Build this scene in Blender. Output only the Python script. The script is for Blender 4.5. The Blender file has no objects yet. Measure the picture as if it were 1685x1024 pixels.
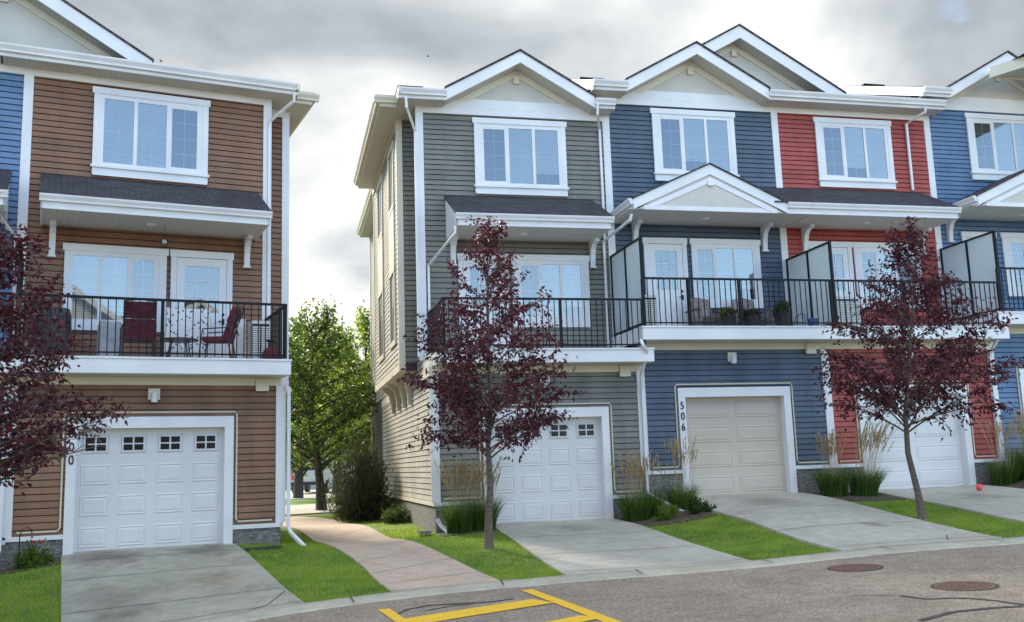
import bpy, math, random
import numpy as np
from mathutils import Vector, Matrix
S = bpy.context.scene
COL = S.collection
PI = math.pi
random.seed(7); RNG = np.random.default_rng(11)

# ---------------------------------------------------------------- camera
PITCH, ROLL = 0.157346, -0.0332001
YR, YL = 0.23353529, 0.45093235          # facade yaw of the right-hand row and of the left-hand row
CAMZ = 1.6
fw = Vector((0, math.cos(PITCH), math.sin(PITCH))); up0 = Vector((0, -math.sin(PITCH), math.cos(PITCH))); rt0 = Vector((1, 0, 0))
rt = rt0*math.cos(ROLL)+up0*math.sin(ROLL); up = -rt0*math.sin(ROLL)+up0*math.cos(ROLL)
cam = bpy.data.objects.new('camera', bpy.data.cameras.new('camera')); COL.objects.link(cam)
cam.data.sensor_width = 36; cam.data.lens = 36*1605.2/1685; cam.data.clip_end = 3000
cam.matrix_world = Matrix(((rt.x, up.x, -fw.x, 0), (rt.y, up.y, -fw.y, 0), (rt.z, up.z, -fw.z, CAMZ), (0, 0, 0, 1)))
S.camera = cam
S.render.resolution_x = 1024; S.render.resolution_y = 622

# ---------------------------------------------------------------- world: broken cloud ahead, blue sky and added bright fill cloud behind
SUN_AZ, SUN_EL = math.radians(-38), math.radians(30)       # azimuth from +y towards +x
w = bpy.data.worlds.new('World'); S.world = w; w.use_nodes = True
nt = w.node_tree; nt.nodes.clear(); N = nt.nodes.new; LK = nt.links.new
def mth(op, a, b=None, c=None):
    n = N('ShaderNodeMath'); n.operation = op
    for i, v in enumerate((a, b, c)):
        if v is None: continue
        if isinstance(v, (int, float)): n.inputs[i].default_value = v
        else: LK(v, n.inputs[i])
    return n.outputs[0]
sky = N('ShaderNodeTexSky'); sky.sky_type = 'NISHITA'; sky.sun_disc = False
sky.sun_elevation = SUN_EL; sky.sun_rotation = SUN_AZ; sky.dust_density = 0.6; sky.ozone_density = 1.6
bg1 = N('ShaderNodeBackground'); LK(sky.outputs[0], bg1.inputs[0]); bg1.inputs[1].default_value = 0.15
tc = N('ShaderNodeTexCoord'); sx = N('ShaderNodeSeparateXYZ'); LK(tc.outputs['Generated'], sx.inputs[0])
zz = mth('ADD', mth('MAXIMUM', sx.outputs[2], 0.0), 0.22)
cx = N('ShaderNodeCombineXYZ'); LK(mth('DIVIDE', sx.outputs[0], zz), cx.inputs[0]); LK(mth('DIVIDE', sx.outputs[1], zz), cx.inputs[1])
def noise(vec, scale, detail, rough, dist=0.0, off=0.0):
    m = N('ShaderNodeMapping'); m.inputs['Location'].default_value = (off, off*.7, off*.3); LK(vec, m.inputs[0])
    n = N('ShaderNodeTexNoise'); n.inputs['Scale'].default_value = scale; n.inputs['Detail'].default_value = detail
    n.inputs['Roughness'].default_value = rough; n.inputs['Distortion'].default_value = dist; LK(m.outputs[0], n.inputs['Vector']); return n.outputs[0]
def ramp(v, pts):
    r = N('ShaderNodeValToRGB'); LK(v, r.inputs[0]); cr = r.color_ramp
    while len(cr.elements) < len(pts): cr.elements.new(.5)
    for e, (p, c) in zip(cr.elements, pts): e.position = p; e.color = (*c, 1) if len(c) == 3 else c
    return r.outputs[0]
nA = noise(cx.outputs[0], 1.5, 9, .52, .25, 3.1); nB = noise(cx.outputs[0], .75, 5, .5, .15, 9.3)
fwd = mth('ADD', mth('MULTIPLY', sx.outputs[1], .42), mth('MULTIPLY', mth('MAXIMUM', mth('SUBTRACT', sx.outputs[2], .48), 0.0), 2.2))                              # more cloud ahead of the camera, clear sky low behind it, fill cloud overhead
cover = mth('ADD', nA, fwd)
mask = ramp(cover, [(.50, (0, 0, 0)), (.66, (1, 1, 1))])
shade = mth('ADD', mth('MULTIPLY', nB, .62), mth('ADD', mth('MULTIPLY', nA, .78), -.115))
# thinner, brighter cloud low over the gap where the sun stands behind it
low = mth('MULTIPLY', mth('SUBTRACT', .36, sx.outputs[2]), .20)
shade = mth('ADD', mth('ADD', shade, low), mth('MULTIPLY', sx.outputs[0], .10))
def dotp(v):
    n = N('ShaderNodeVectorMath'); n.operation = 'DOT_PRODUCT'; LK(tc.outputs['Generated'], n.inputs[0]); n.inputs[1].default_value = Vector(v).normalized(); return n.outputs['Value']
shade = mth('ADD', shade, mth('MULTIPLY', mth('POWER', mth('MAXIMUM', dotp((-.20, .97, .10)), 0.0), 34.0), .20))
shade = mth('ADD', shade, mth('MULTIPLY', mth('POWER', mth('MAXIMUM', dotp((.30, .90, .42)), 0.0), 30.0), .015))
ccol = ramp(shade, [(.49, (.20, .218, .235)), (.55, (.265, .285, .30)), (.60, (.345, .36, .37)), (.655, (.445, .452, .445)), (.72, (.53, .53, .505)), (.82, (.66, .65, .60))])
bg2 = N('ShaderNodeBackground'); LK(ccol, bg2.inputs[0]); LK(mth('ADD', .74, mth('MULTIPLY', mth('MAXIMUM', mth('MULTIPLY', sx.outputs[1], -1.0), 0.0), 4.3)), bg2.inputs[1])  # clouds behind the camera are brightened to fill the facades with light
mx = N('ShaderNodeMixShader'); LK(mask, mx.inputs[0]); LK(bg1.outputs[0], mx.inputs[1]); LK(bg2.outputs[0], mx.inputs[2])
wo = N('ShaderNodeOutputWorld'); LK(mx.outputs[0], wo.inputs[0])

# ---------------------------------------------------------------- sun, exposure
sd = bpy.data.lights.new('sun', 'SUN'); sd.energy = 2.3; sd.angle = math.radians(13); sd.color = (1.0, .92, .78)
so = bpy.data.objects.new('sun', sd); COL.objects.link(so)
sv = Vector((math.sin(SUN_AZ)*math.cos(SUN_EL), math.cos(SUN_AZ)*math.cos(SUN_EL), math.sin(SUN_EL)))
so.rotation_euler = sv.to_track_quat('Z', 'Y').to_euler(); so.location = (-30, 40, 40)
S.view_settings.view_transform = 'Standard'; S.view_settings.look = 'None'; S.view_settings.exposure = 1.6; S.view_settings.gamma = 1
S.render.engine = 'CYCLES'; S.cycles.max_bounces = 6; S.cycles.transparent_max_bounces = 12

# ---------------------------------------------------------------- materials
def nodes(name):
    m = bpy.data.materials.new(name); m.use_nodes = True; t = m.node_tree; b = t.nodes['Principled BSDF']; return m, t, b
def mat(name, c, rough=.6, c2=None, scale=6.0, bump=0.0, bscale=None, metal=0.0, detail=5, spec=.5, stretch=None, lo=.35, hi=.65):
    m, t, b = nodes(name); b.inputs['Roughness'].default_value = rough; b.inputs['Metallic'].default_value = metal
    b.inputs['Specular IOR Level'].default_value = spec
    b.inputs['Base Color'].default_value = (*c, 1)
    co = t.nodes.new('ShaderNodeTexCoord'); vec = co.outputs['Object']
    if stretch:
        mp = t.nodes.new('ShaderNodeMapping'); mp.inputs['Scale'].default_value = stretch; t.links.new(vec, mp.inputs[0]); vec = mp.outputs[0]
    if c2:
        n = t.nodes.new('ShaderNodeTexNoise'); n.inputs['Scale'].default_value = scale; n.inputs['Detail'].default_value = detail; t.links.new(vec, n.inputs['Vector'])
        r = t.nodes.new('ShaderNodeValToRGB'); r.color_ramp.elements[0].position = lo; r.color_ramp.elements[1].position = hi
        r.color_ramp.elements[0].color = (*c, 1); r.color_ramp.elements[1].color = (*c2, 1)
        t.links.new(n.outputs[0], r.inputs[0]); t.links.new(r.outputs[0], b.inputs['Base Color'])
    if bump:
        n = t.nodes.new('ShaderNodeTexNoise'); n.inputs['Scale'].default_value = bscale or scale*4; n.inputs['Detail'].default_value = 6; t.links.new(vec, n.inputs['Vector'])
        bp = t.nodes.new('ShaderNodeBump'); bp.inputs['Strength'].default_value = min(1, bump); bp.inputs['Distance'].default_value = .02*max(1, bump)
        t.links.new(n.outputs[0], bp.inputs['Height']); t.links.new(bp.outputs[0], b.inputs['Normal'])
    return m
def vinyl(name, c):
    c2 = tuple(min(1, x*1.15+.004) for x in c)
    m = mat(name, c, .55, c2, 1.6, .08, 60, spec=.3); t = m.node_tree; b = t.nodes['Principled BSDF']; src = b.inputs['Base Color'].links[0].from_socket
    co = t.nodes.new('ShaderNodeTexCoord'); sp = t.nodes.new('ShaderNodeSeparateXYZ'); t.links.new(co.outputs['Object'], sp.inputs[0])
    a = t.nodes.new('ShaderNodeMath'); a.operation = 'ADD'; t.links.new(sp.outputs[0], a.inputs[0]); t.links.new(sp.outputs[1], a.inputs[1]); cb = t.nodes.new('ShaderNodeCombineXYZ'); t.links.new(a.outputs[0], cb.inputs[0]); t.links.new(sp.outputs[2], cb.inputs[1])
    br = t.nodes.new('ShaderNodeTexBrick'); br.inputs['Color1'].default_value = (.90, .90, .91, 1); br.inputs['Color2'].default_value = (1.06, 1.06, 1.05, 1); br.inputs['Mortar'].default_value = (.55, .55, .55, 1)
    br.inputs['Scale'].default_value = 1; br.inputs['Brick Width'].default_value = 3.1; br.inputs['Row Height'].default_value = .236; br.inputs['Mortar Size'].default_value = .0022; br.offset = .37; t.links.new(cb.outputs[0], br.inputs[0])
    n = t.nodes.new('ShaderNodeTexNoise'); n.inputs['Scale'].default_value = .8; n.inputs['Detail'].default_value = 6; mp = t.nodes.new('ShaderNodeMapping'); mp.inputs['Scale'].default_value = (3, 3, .5); t.links.new(co.outputs['Object'], mp.inputs[0]); t.links.new(mp.outputs[0], n.inputs[0])
    r = t.nodes.new('ShaderNodeValToRGB'); r.color_ramp.elements[0].position = .35; r.color_ramp.elements[0].color = (.86, .87, .88, 1); r.color_ramp.elements[1].position = .6; r.color_ramp.elements[1].color = (1.04, 1.04, 1.03, 1); t.links.new(n.outputs[0], r.inputs[0])
    for q in (br.outputs[0], r.outputs[0]):
        x = t.nodes.new('ShaderNodeMix'); x.data_type = 'RGBA'; x.blend_type = 'MULTIPLY'; x.inputs[0].default_value = 1; t.links.new(src, x.inputs[6]); t.links.new(q, x.inputs[7]); src = x.outputs[2]
    t.links.new(src, b.inputs['Base Color']); return m
M = {}
M['brown'] = vinyl('vinyl_brown', (.232, .126, .080)); M['green'] = vinyl('vinyl_greygreen', (.192, .193, .173))
M['navy'] = vinyl('vinyl_navy', (.085, .118, .170)); M['red'] = vinyl('vinyl_red', (.37, .080, .070))
M['blue'] = vinyl('vinyl_blue', (.12, .205, .345)); M['sand'] = vinyl('vinyl_sand_and_sunlit', (.42, .41, .365))  # sand also paints the sunlit look of the grey-green end wall
M['white'] = mat('white_trim', (.70, .71, .74), .45, (.78, .79, .81), 1.3, .08, 30)
M['cream'] = mat('cream_and_sunlit_trim', (.66, .63, .52), .5, (.72, .69, .58), 1.3, .08, 30)  # also carries painted warm sunlight on side trim and side eaves
M['panel'] = mat('stucco_panel', (.56, .545, .50), .8, (.61, .595, .55), 2, .3, 90)
M['door'] = mat('garage_white', (.64, .645, .66), .4, (.70, .705, .72), .9, .06, 40)
M['tan'] = mat('garage_tan', (.54, .485, .415), .45, (.58, .525, .455), .9, .06, 40)
M['black'] = mat('black_rail', (.008, .009, .013), .5, spec=.2)
M['dark'] = mat('dark_interior', (.006, .007, .01), .25, spec=.3)
M['gap'] = mat('body_sheathing', (.05, .05, .05), .9)
M['cable'] = mat('cream_cable', (.62, .56, .44), .5)
M['concrete'] = None
def soffit_mat():
    m, t, b = nodes('soffit_vinyl'); b.inputs['Roughness'].default_value = .55
    co = t.nodes.new('ShaderNodeTexCoord'); wv = t.nodes.new('ShaderNodeTexWave'); wv.wave_type = 'BANDS'; wv.bands_direction = 'X'; wv.wave_profile = 'SAW'
    wv.inputs['Scale'].default_value = 3.3; t.links.new(co.outputs['Object'], wv.inputs[0])
    r = t.nodes.new('ShaderNodeValToRGB'); r.color_ramp.elements[0].position = 0; r.color_ramp.elements[0].color = (.33, .31, .27, 1); r.color_ramp.elements[1].position = .09; r.color_ramp.elements[1].color = (.60, .575, .51, 1)
    t.links.new(wv.outputs[0], r.inputs[0]); t.links.new(r.outputs[0], b.inputs['Base Color']); return m
M['soffit'] = soffit_mat()
def shingle_mat():
    m, t, b = nodes('shingles'); b.inputs['Roughness'].default_value = .9
    co = t.nodes.new('ShaderNodeTexCoord'); mp = t.nodes.new('ShaderNodeMapping'); mp.inputs['Scale'].default_value = (1, 1, 1); t.links.new(co.outputs['Object'], mp.inputs[0])
    sp = t.nodes.new('ShaderNodeSeparateXYZ'); t.links.new(mp.outputs[0], sp.inputs[0])
    cb = t.nodes.new('ShaderNodeCombineXYZ'); t.links.new(sp.outputs[0], cb.inputs[0])
    a = t.nodes.new('ShaderNodeMath'); a.operation = 'ADD'; t.links.new(sp.outputs[1], a.inputs[0]); t.links.new(sp.outputs[2], a.inputs[1]); t.links.new(a.outputs[0], cb.inputs[1])
    br = t.nodes.new('ShaderNodeTexBrick'); br.inputs['Color1'].default_value = (.050, .048, .064, 1); br.inputs['Color2'].default_value = (.105, .098, .118, 1); br.inputs['Mortar'].default_value = (.02, .02, .028, 1)
    br.inputs['Scale'].default_value = 1; br.inputs['Brick Width'].default_value = .21; br.inputs['Row Height'].default_value = .13; br.inputs['Mortar Size'].default_value = .010; br.inputs['Bias'].default_value = -.1
    t.links.new(cb.outputs[0], br.inputs[0])
    n = t.nodes.new('ShaderNodeTexNoise'); n.inputs['Scale'].default_value = 120; t.links.new(co.outputs['Object'], n.inputs[0])
    mxx = t.nodes.new('ShaderNodeMix'); mxx.data_type = 'RGBA'; mxx.blend_type = 'MULTIPLY'; mxx.inputs[0].default_value = .6; t.links.new(br.outputs[0], mxx.inputs[6]); t.links.new(n.outputs[0], mxx.inputs[7])
    t.links.new(mxx.outputs[2], b.inputs['Base Color'])
    bp = t.nodes.new('ShaderNodeBump'); bp.inputs['Strength'].default_value = .8; bp.inputs['Distance'].default_value = .02; t.links.new(br.outputs[1], bp.inputs['Height']); bp.invert = True; t.links.new(bp.outputs[0], b.inputs['Normal']); return m
M['shingle'] = shingle_mat()
def stone_mat():
    m, t, b = nodes('parged_stone'); b.inputs['Roughness'].default_value = .95
    co = t.nodes.new('ShaderNodeTexCoord'); mp = t.nodes.new('ShaderNodeMapping'); mp.inputs['Scale'].default_value = (1, 1, 2.6); t.links.new(co.outputs['Object'], mp.inputs[0])
    n = t.nodes.new('ShaderNodeTexNoise'); n.inputs['Scale'].default_value = 9; n.inputs['Detail'].default_value = 8; n.inputs['Roughness'].default_value = .7; t.links.new(mp.outputs[0], n.inputs[0])
    r = t.nodes.new('ShaderNodeValToRGB'); r.color_ramp.elements[0].position = .33; r.color_ramp.elements[0].color = (.07, .07, .072, 1); r.color_ramp.elements[1].position = .68; r.color_ramp.elements[1].color = (.34, .335, .33, 1)
    t.links.new(n.outputs[0], r.inputs[0]); t.links.new(r.outputs[0], b.inputs['Base Color'])
    bp = t.nodes.new('ShaderNodeBump'); bp.inputs['Strength'].default_value = 1; bp.inputs['Distance'].default_value = .04; t.links.new(n.outputs[0], bp.inputs['Height']); t.links.new(bp.outputs[0], b.inputs['Normal']); return m
M['stone'] = stone_mat()
def glass_mat():
    m, t, b = nodes('window_glass'); t.nodes.remove(b)
    tr = t.nodes.new('ShaderNodeBsdfTransparent'); tr.inputs[0].default_value = (.95, .975, .99, 1)
    gl = t.nodes.new('ShaderNodeBsdfGlossy'); gl.inputs['Roughness'].default_value = .015; gl.inputs[0].default_value = (.92, .97, 1, 1)
    fr_ = t.nodes.new('ShaderNodeFresnel'); fr_.inputs[0].default_value = 2.5
    n = t.nodes.new('ShaderNodeTexNoise'); n.inputs['Scale'].default_value = 1.7; co = t.nodes.new('ShaderNodeTexCoord'); t.links.new(co.outputs['Object'], n.inputs[0])
    bp = t.nodes.new('ShaderNodeBump'); bp.inputs['Strength'].default_value = .05; bp.inputs['Distance'].default_value = .01; t.links.new(n.outputs[0], bp.inputs['Height'])
    t.links.new(bp.outputs[0], gl.inputs['Normal'])
    x = t.nodes.new('ShaderNodeMixShader'); t.links.new(fr_.outputs[0], x.inputs[0]); t.links.new(tr.outputs[0], x.inputs[1]); t.links.new(gl.outputs[0], x.inputs[2])
    t.links.new(x.outputs[0], t.nodes['Material Output'].inputs[0]); return m
M['glass'] = glass_mat()
M['blind'] = mat('window_blind', (.66, .73, .80), .6)
M['screen_blind'] = mat('insect_screen', (.11, .14, .17), .8)
def frosted():
    m, t, b = nodes('frosted_glass'); t.nodes.remove(b)
    tr = t.nodes.new('ShaderNodeBsdfTransparent'); tr.inputs[0].default_value = (.76, .81, .82, 1)
    d = t.nodes.new('ShaderNodeBsdfPrincipled'); d.inputs['Base Color'].default_value = (.64, .69, .70, 1); d.inputs['Roughness'].default_value = .3
    tl = t.nodes.new('ShaderNodeBsdfTranslucent'); tl.inputs[0].default_value = (.88, .94, .95, 1)
    a = t.nodes.new('ShaderNodeMixShader'); a.inputs[0].default_value = .5; t.links.new(d.outputs[0], a.inputs[1]); t.links.new(tl.outputs[0], a.inputs[2])
    x = t.nodes.new('ShaderNodeMixShader'); x.inputs[0].default_value = .82; t.links.new(tr.outputs[0], x.inputs[1]); t.links.new(a.outputs[0], x.inputs[2])
    t.links.new(x.outputs[0], t.nodes['Material Output'].inputs[0]); return m
M['frost'] = frosted()
def leaf_mat(name, c, tl, f=.35, rough=.45):
    m, t, b = nodes(name); b.inputs['Base Color'].default_value = (*c, 1); b.inputs['Roughness'].default_value = rough; b.inputs['Specular IOR Level'].default_value = .35
    x = t.nodes.new('ShaderNodeMixShader'); x.inputs[0].default_value = f; tr = t.nodes.new('ShaderNodeBsdfTranslucent'); tr.inputs[0].default_value = (*tl, 1)
    t.links.new(b.outputs[0], x.inputs[1]); t.links.new(tr.outputs[0], x.inputs[2]); t.links.new(x.outputs[0], t.nodes['Material Output'].inputs[0]); return m
PURPLE = [leaf_mat('purple_leaf', (.045, .012, .022), (.12, .010, .022), .28, .45), leaf_mat('plum_leaf', (.085, .020, .034), (.20, .015, .032), .28, .45), leaf_mat('wine_leaf', (.13, .022, .036), (.26, .016, .035), .3, .45), leaf_mat('dusky_leaf', (.12, .075, .088), (.16, .03, .045), .18, .4)]
GREEN = [leaf_mat('green_leaf', (.045, .080, .020), (.15, .25, .03), .45), leaf_mat('fresh_leaf', (.10, .16, .028), (.34, .46, .055), .5), leaf_mat('deep_leaf', (.028, .050, .016), (.08, .14, .02), .4)]
LIME = [leaf_mat('lime_leaf', (.13, .19, .03), (.42, .54, .07), .55), leaf_mat('mid_leaf', (.07, .13, .025), (.28, .40, .06), .5)]
PINE = [leaf_mat('needle', (.04, .06, .032), (.08, .12, .04), .3), leaf_mat('pale_needle', (.11, .14, .085), (.1, .13, .05), .25), leaf_mat('dry_needle', (.10, .075, .05), (.1, .07, .04), .2)]
BLADE = [leaf_mat('blade', (.085, .15, .025), (.22, .38, .04), .4), leaf_mat('blade_dark', (.035, .075, .018), (.11, .20, .03), .4)]
LAWNB = [leaf_mat('lawn_blade', (.20, .33, .02), (.42, .64, .03), .45), leaf_mat('lawn_blade_yellow', (.33, .40, .035), (.54, .64, .05), .45), leaf_mat('lawn_blade_deep', (.09, .185, .015), (.20, .38, .02), .45), leaf_mat('dry_blade', (.34, .29, .12), (.4, .35, .12), .3)]
PLUME = [leaf_mat('plume', (.50, .36, .18), (.45, .30, .12), .35), leaf_mat('plume_pale', (.58, .47, .30), (.5, .4, .2), .35)]
M['bark'] = mat('grey_bark', (.085, .068, .055), .9, (.17, .14, .115), 14, .8, 40, stretch=(1, 1, 3))
M['darkbark'] = mat('dark_bark', (.035, .028, .022), .95, (.08, .065, .05), 12, .8, 40)
M['twig'] = mat('twig', (.16, .11, .10), .8)

def concrete(name, c1, c2, stain=None):
    m, t, b = nodes(name); b.inputs['Roughness'].default_value = .85
    co = t.nodes.new('ShaderNodeTexCoord')
    def nz(s, d, o=0, st=None):
        v = co.outputs['Object']
        mp = t.nodes.new('ShaderNodeMapping'); mp.inputs['Location'].default_value = (o, o, 0)
        if st: mp.inputs['Scale'].default_value = st
        t.links.new(v, mp.inputs[0]); n = t.nodes.new('ShaderNodeTexNoise'); n.inputs['Scale'].default_value = s; n.inputs['Detail'].default_value = d; n.inputs['Roughness'].default_value = .65; t.links.new(mp.outputs[0], n.inputs[0]); return n.outputs[0]
    def rp(v, pts):
        r = t.nodes.new('ShaderNodeValToRGB'); t.links.new(v, r.inputs[0])
        for e, (p, c) in zip(r.color_ramp.elements, pts): e.position = p; e.color = (*c, 1)
        return r.outputs[0]
    def mix(a, b_, f=None, bl='MULTIPLY', fv=1.0):
        x = t.nodes.new('ShaderNodeMix'); x.data_type = 'RGBA'; x.blend_type = bl; x.inputs[0].default_value = fv
        if f is not None: t.links.new(f, x.inputs[0])
        t.links.new(a, x.inputs[6]); t.links.new(b_, x.inputs[7]); return x.outputs[2]
    base = rp(nz(.9, 7), [(.35, c1), (.65, c2)])
    fine = rp(nz(70, 3, 4), [(.3, (.80, .80, .80)), (.7, (1.08, 1.08, 1.08))])
    o = mix(base, fine)
    mid = rp(nz(5, 6, 8), [(.32, (.84, .84, .83)), (.62, (1.05, 1.05, 1.05))]); o = mix(o, mid)
    if stain:
        sm = rp(nz(1.1, 4, 31, (1, .6, 1)), [(.52, (1, 1, 1)), (.74, stain)]); o = mix(o, sm)
    t.links.new(o, b.inputs['Base Color'])
    bp = t.nodes.new('ShaderNodeBump'); bp.inputs['Strength'].default_value = .35; bp.inputs['Distance'].default_value = .01; t.links.new(nz(160, 4, 2), bp.inputs['Height']); t.links.new(bp.outputs[0], b.inputs['Normal'])
    return m
M['drive'] = concrete('drive_concrete', (.37, .355, .30), (.48, .46, .39), (.56, .53, .50))
M['drive2'] = concrete('drive_concrete_light', (.47, .445, .385), (.56, .53, .46), (.82, .80, .77))
M['curb'] = concrete('curb_concrete', (.46, .43, .35), (.56, .53, .44))
M['path'] = concrete('pink_concrete', (.56, .435, .345), (.64, .505, .41))
M['asphalt'] = concrete('asphalt', (.25, .21, .175), (.325, .275, .235), (.82, .80, .78))
def asph(m):
    t = m.node_tree; b = t.nodes['Principled BSDF']; src = b.inputs['Base Color'].links[0].from_socket
    v = t.nodes.new('ShaderNodeTexVoronoi'); v.inputs['Scale'].default_value = 70; co = t.nodes.new('ShaderNodeTexCoord'); t.links.new(co.outputs['Object'], v.inputs[0])
    sp = t.nodes.new('ShaderNodeSeparateColor'); t.links.new(v.outputs['Color'], sp.inputs[0])
    r = t.nodes.new('ShaderNodeValToRGB'); r.color_ramp.elements[0].position = .1; r.color_ramp.elements[0].color = (.66, .66, .66, 1); r.color_ramp.elements[1].position = .95; r.color_ramp.elements[1].color = (1.7, 1.65, 1.55, 1); t.links.new(sp.outputs[0], r.inputs[0])
    x = t.nodes.new('ShaderNodeMix'); x.data_type = 'RGBA'; x.blend_type = 'MULTIPLY'; x.inputs[0].default_value = 1; t.links.new(src, x.inputs[6]); t.links.new(r.outputs[0], x.inputs[7]); t.links.new(x.outputs[2], b.inputs['Base Color'])
asph(M['asphalt'])
def blot(m, spots):
    """tyre smudges and rust blots: (x, y, rx, ry, colour)"""
    t = m.node_tree; b = t.nodes['Principled BSDF']; src = b.inputs['Base Color'].links[0].from_socket; co = t.nodes.new('ShaderNodeTexCoord')
    n = t.nodes.new('ShaderNodeTexNoise'); n.inputs['Scale'].default_value = 2.4; n.inputs['Detail'].default_value = 6; t.links.new(co.outputs['Object'], n.inputs[0])
    for x, y, rx, ry, c in spots:
        mp = t.nodes.new('ShaderNodeMapping'); mp.vector_type = 'TEXTURE'; mp.inputs['Location'].default_value = (x, y, 0); mp.inputs['Rotation'].default_value = (0, 0, .45); mp.inputs['Scale'].default_value = (rx, ry, 50); t.links.new(co.outputs['Object'], mp.inputs[0])
        l = t.nodes.new('ShaderNodeVectorMath'); l.operation = 'LENGTH'; t.links.new(mp.outputs[0], l.inputs[0])
        a = t.nodes.new('ShaderNodeMath'); a.operation = 'MULTIPLY_ADD'; t.links.new(n.outputs[0], a.inputs[0]); a.inputs[1].default_value = 1.6; t.links.new(l.outputs['Value'], a.inputs[2])
        r = t.nodes.new('ShaderNodeValToRGB'); r.color_ramp.elements[0].position = .55; r.color_ramp.elements[0].color = (*c, 1); r.color_ramp.elements[1].position = 1.0; r.color_ramp.elements[1].color = (1, 1, 1, 1)
        s2 = t.nodes.new('ShaderNodeMath'); s2.operation = 'MULTIPLY'; t.links.new(a.outputs[0], s2.inputs[0]); s2.inputs[1].default_value = .55; t.links.new(s2.outputs[0], r.inputs[0])
        x_ = t.nodes.new('ShaderNodeMix'); x_.data_type = 'RGBA'; x_.blend_type = 'MULTIPLY'; x_.inputs[0].default_value = 1; t.links.new(src, x_.inputs[6]); t.links.new(r.outputs[0], x_.inputs[7]); src = x_.outputs[2]
    t.links.new(src, b.inputs['Base Color'])
M['tar'] = mat('tar', (.055, .050, .046), .6, (.09, .082, .075), 8)
M['yellow'] = mat('yellow_paint', (.95, .57, .03), .6, (.80, .48, .04), 7, .3, 120, lo=.5, hi=.8)
M['soil'] = mat('soil', (.05, .04, .03), .95, (.12, .09, .065), 18, 1, 40)
M['lawn'] = mat('lawn_ground', (.10, .18, .015), .95, (.20, .28, .03), 2.2, 1, 60)
M['rust'] = mat('rusty_iron', (.16, .085, .06), .75, (.26, .17, .13), 30, .8, 80)

# ---------------------------------------------------------------- frames and mesh builder
AX = {'R': (Vector((math.cos(YR), math.sin(YR), 0)), Vector((-math.sin(YR), math.cos(YR), 0)), YR),
      'L': (Vector((math.cos(YL), math.sin(YL), 0)), Vector((-math.sin(YL), math.cos(YL), 0)), YL),
      'W': (Vector((1, 0, 0)), Vector((0, 1, 0)), 0.0)}
def WP(f, u, v, z=0.0):
    e, d, _ = AX[f]; return e*u+d*v+Vector((0, 0, z))
class MB:
    def __init__(s): s.v = []; s.f = []; s.m = []; s.k = 0
    def face(s, pts):
        n = len(s.v); s.v += [tuple(p) for p in pts]; s.f.append(tuple(range(n, n+len(pts)))); s.m.append(s.k)
    def box(s, x0, x1, y0, y1, z0, z1):
        n = len(s.v); s.v += [(x, y, z) for z in (z0, z1) for y in (y0, y1) for x in (x0, x1)]
        for q in ((0, 2, 3, 1), (4, 5, 7, 6), (0, 1, 5, 4), (2, 6, 7, 3), (0, 4, 6, 2), (1, 3, 7, 5)): s.f.append(tuple(n+i for i in q)); s.m.append(s.k)
        return s
    def prism(s, poly, a, b, axis='x'):
        """poly of (p,q): axis x -> (y,z); axis y -> (x,z); axis z -> (x,y)"""
        def P(t, p, q): return {'x': (t, p, q), 'y': (p, t, q), 'z': (p, q, t)}[axis]
        n = len(s.v); c = len(poly); s.v += [P(a, *p) for p in poly]+[P(b, *p) for p in poly]
        s.f.append(tuple(n+i for i in range(c))); s.f.append(tuple(n+c+i for i in reversed(range(c)))); s.m += [s.k, s.k]
        for i in range(c):
            j = (i+1) % c; s.f.append((n+i, n+c+i, n+c+j, n+j)); s.m.append(s.k)
        return s
    def tube(s, pts, r, seg=8, r1=None, cap=True):
        pts = [Vector(p) for p in pts]; n0 = len(s.v); K = len(pts); ref = None
        for i, p in enumerate(pts):
            d = (pts[min(i+1, K-1)]-pts[max(i-1, 0)]).normalized()
            if ref is None: ref = Vector((0, 0, 1)) if abs(d.z) < .9 else Vector((1, 0, 0))
            a = d.cross(ref).normalized(); b = d.cross(a).normalized(); ref = -b if False else ref
            rr = r if r1 is None else (r[i] if isinstance(r, (list, tuple)) else r+(r1-r)*i/(K-1))
            for k in range(seg):
                t = 2*PI*k/seg+PI/seg; s.v.append(tuple(p+a*math.cos(t)*rr+b*math.sin(t)*rr))
        for i in range(K-1):
            for k in range(seg):
                j = (k+1) % seg; s.f.append((n0+i*seg+k, n0+i*seg+j, n0+(i+1)*seg+j, n0+(i+1)*seg+k)); s.m.append(s.k)
        if cap:
            s.f.append(tuple(n0+k for k in range(seg))); s.f.append(tuple(n0+(K-1)*seg+k for k in reversed(range(seg)))); s.m += [s.k, s.k]
        return s
    def lathe(s, prof, c=(0, 0, 0), seg=20):
        n0 = len(s.v)
        for r, z in prof:
            for k in range(seg): t = 2*PI*k/seg; s.v.append((c[0]+r*math.cos(t), c[1]+r*math.sin(t), c[2]+z))
        for i in range(len(prof)-1):
            for k in range(seg):
                j = (k+1) % seg; s.f.append((n0+i*seg+k, n0+i*seg+j, n0+(i+1)*seg+j, n0+(i+1)*seg+k)); s.m.append(s.k)
        return s
    def mesh(s, name, mats, o=(0, 0, 0), smooth=False, rot=None):
        me = bpy.data.meshes.new(name)
        vs = [(x-o[0], y-o[1], z-o[2]) for x, y, z in s.v]
        if rot is not None: vs = [tuple(rot @ Vector(v)) for v in vs]
        me.from_pydata(vs, [], s.f)
        for q in (mats if isinstance(mats, (list, tuple)) else [mats]): me.materials.append(q)
        if any(s.m): me.polygons.foreach_set('material_index', s.m)
        if smooth: me.polygons.foreach_set('use_smooth', [True]*len(s.f))
        me.update(); return me
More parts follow.
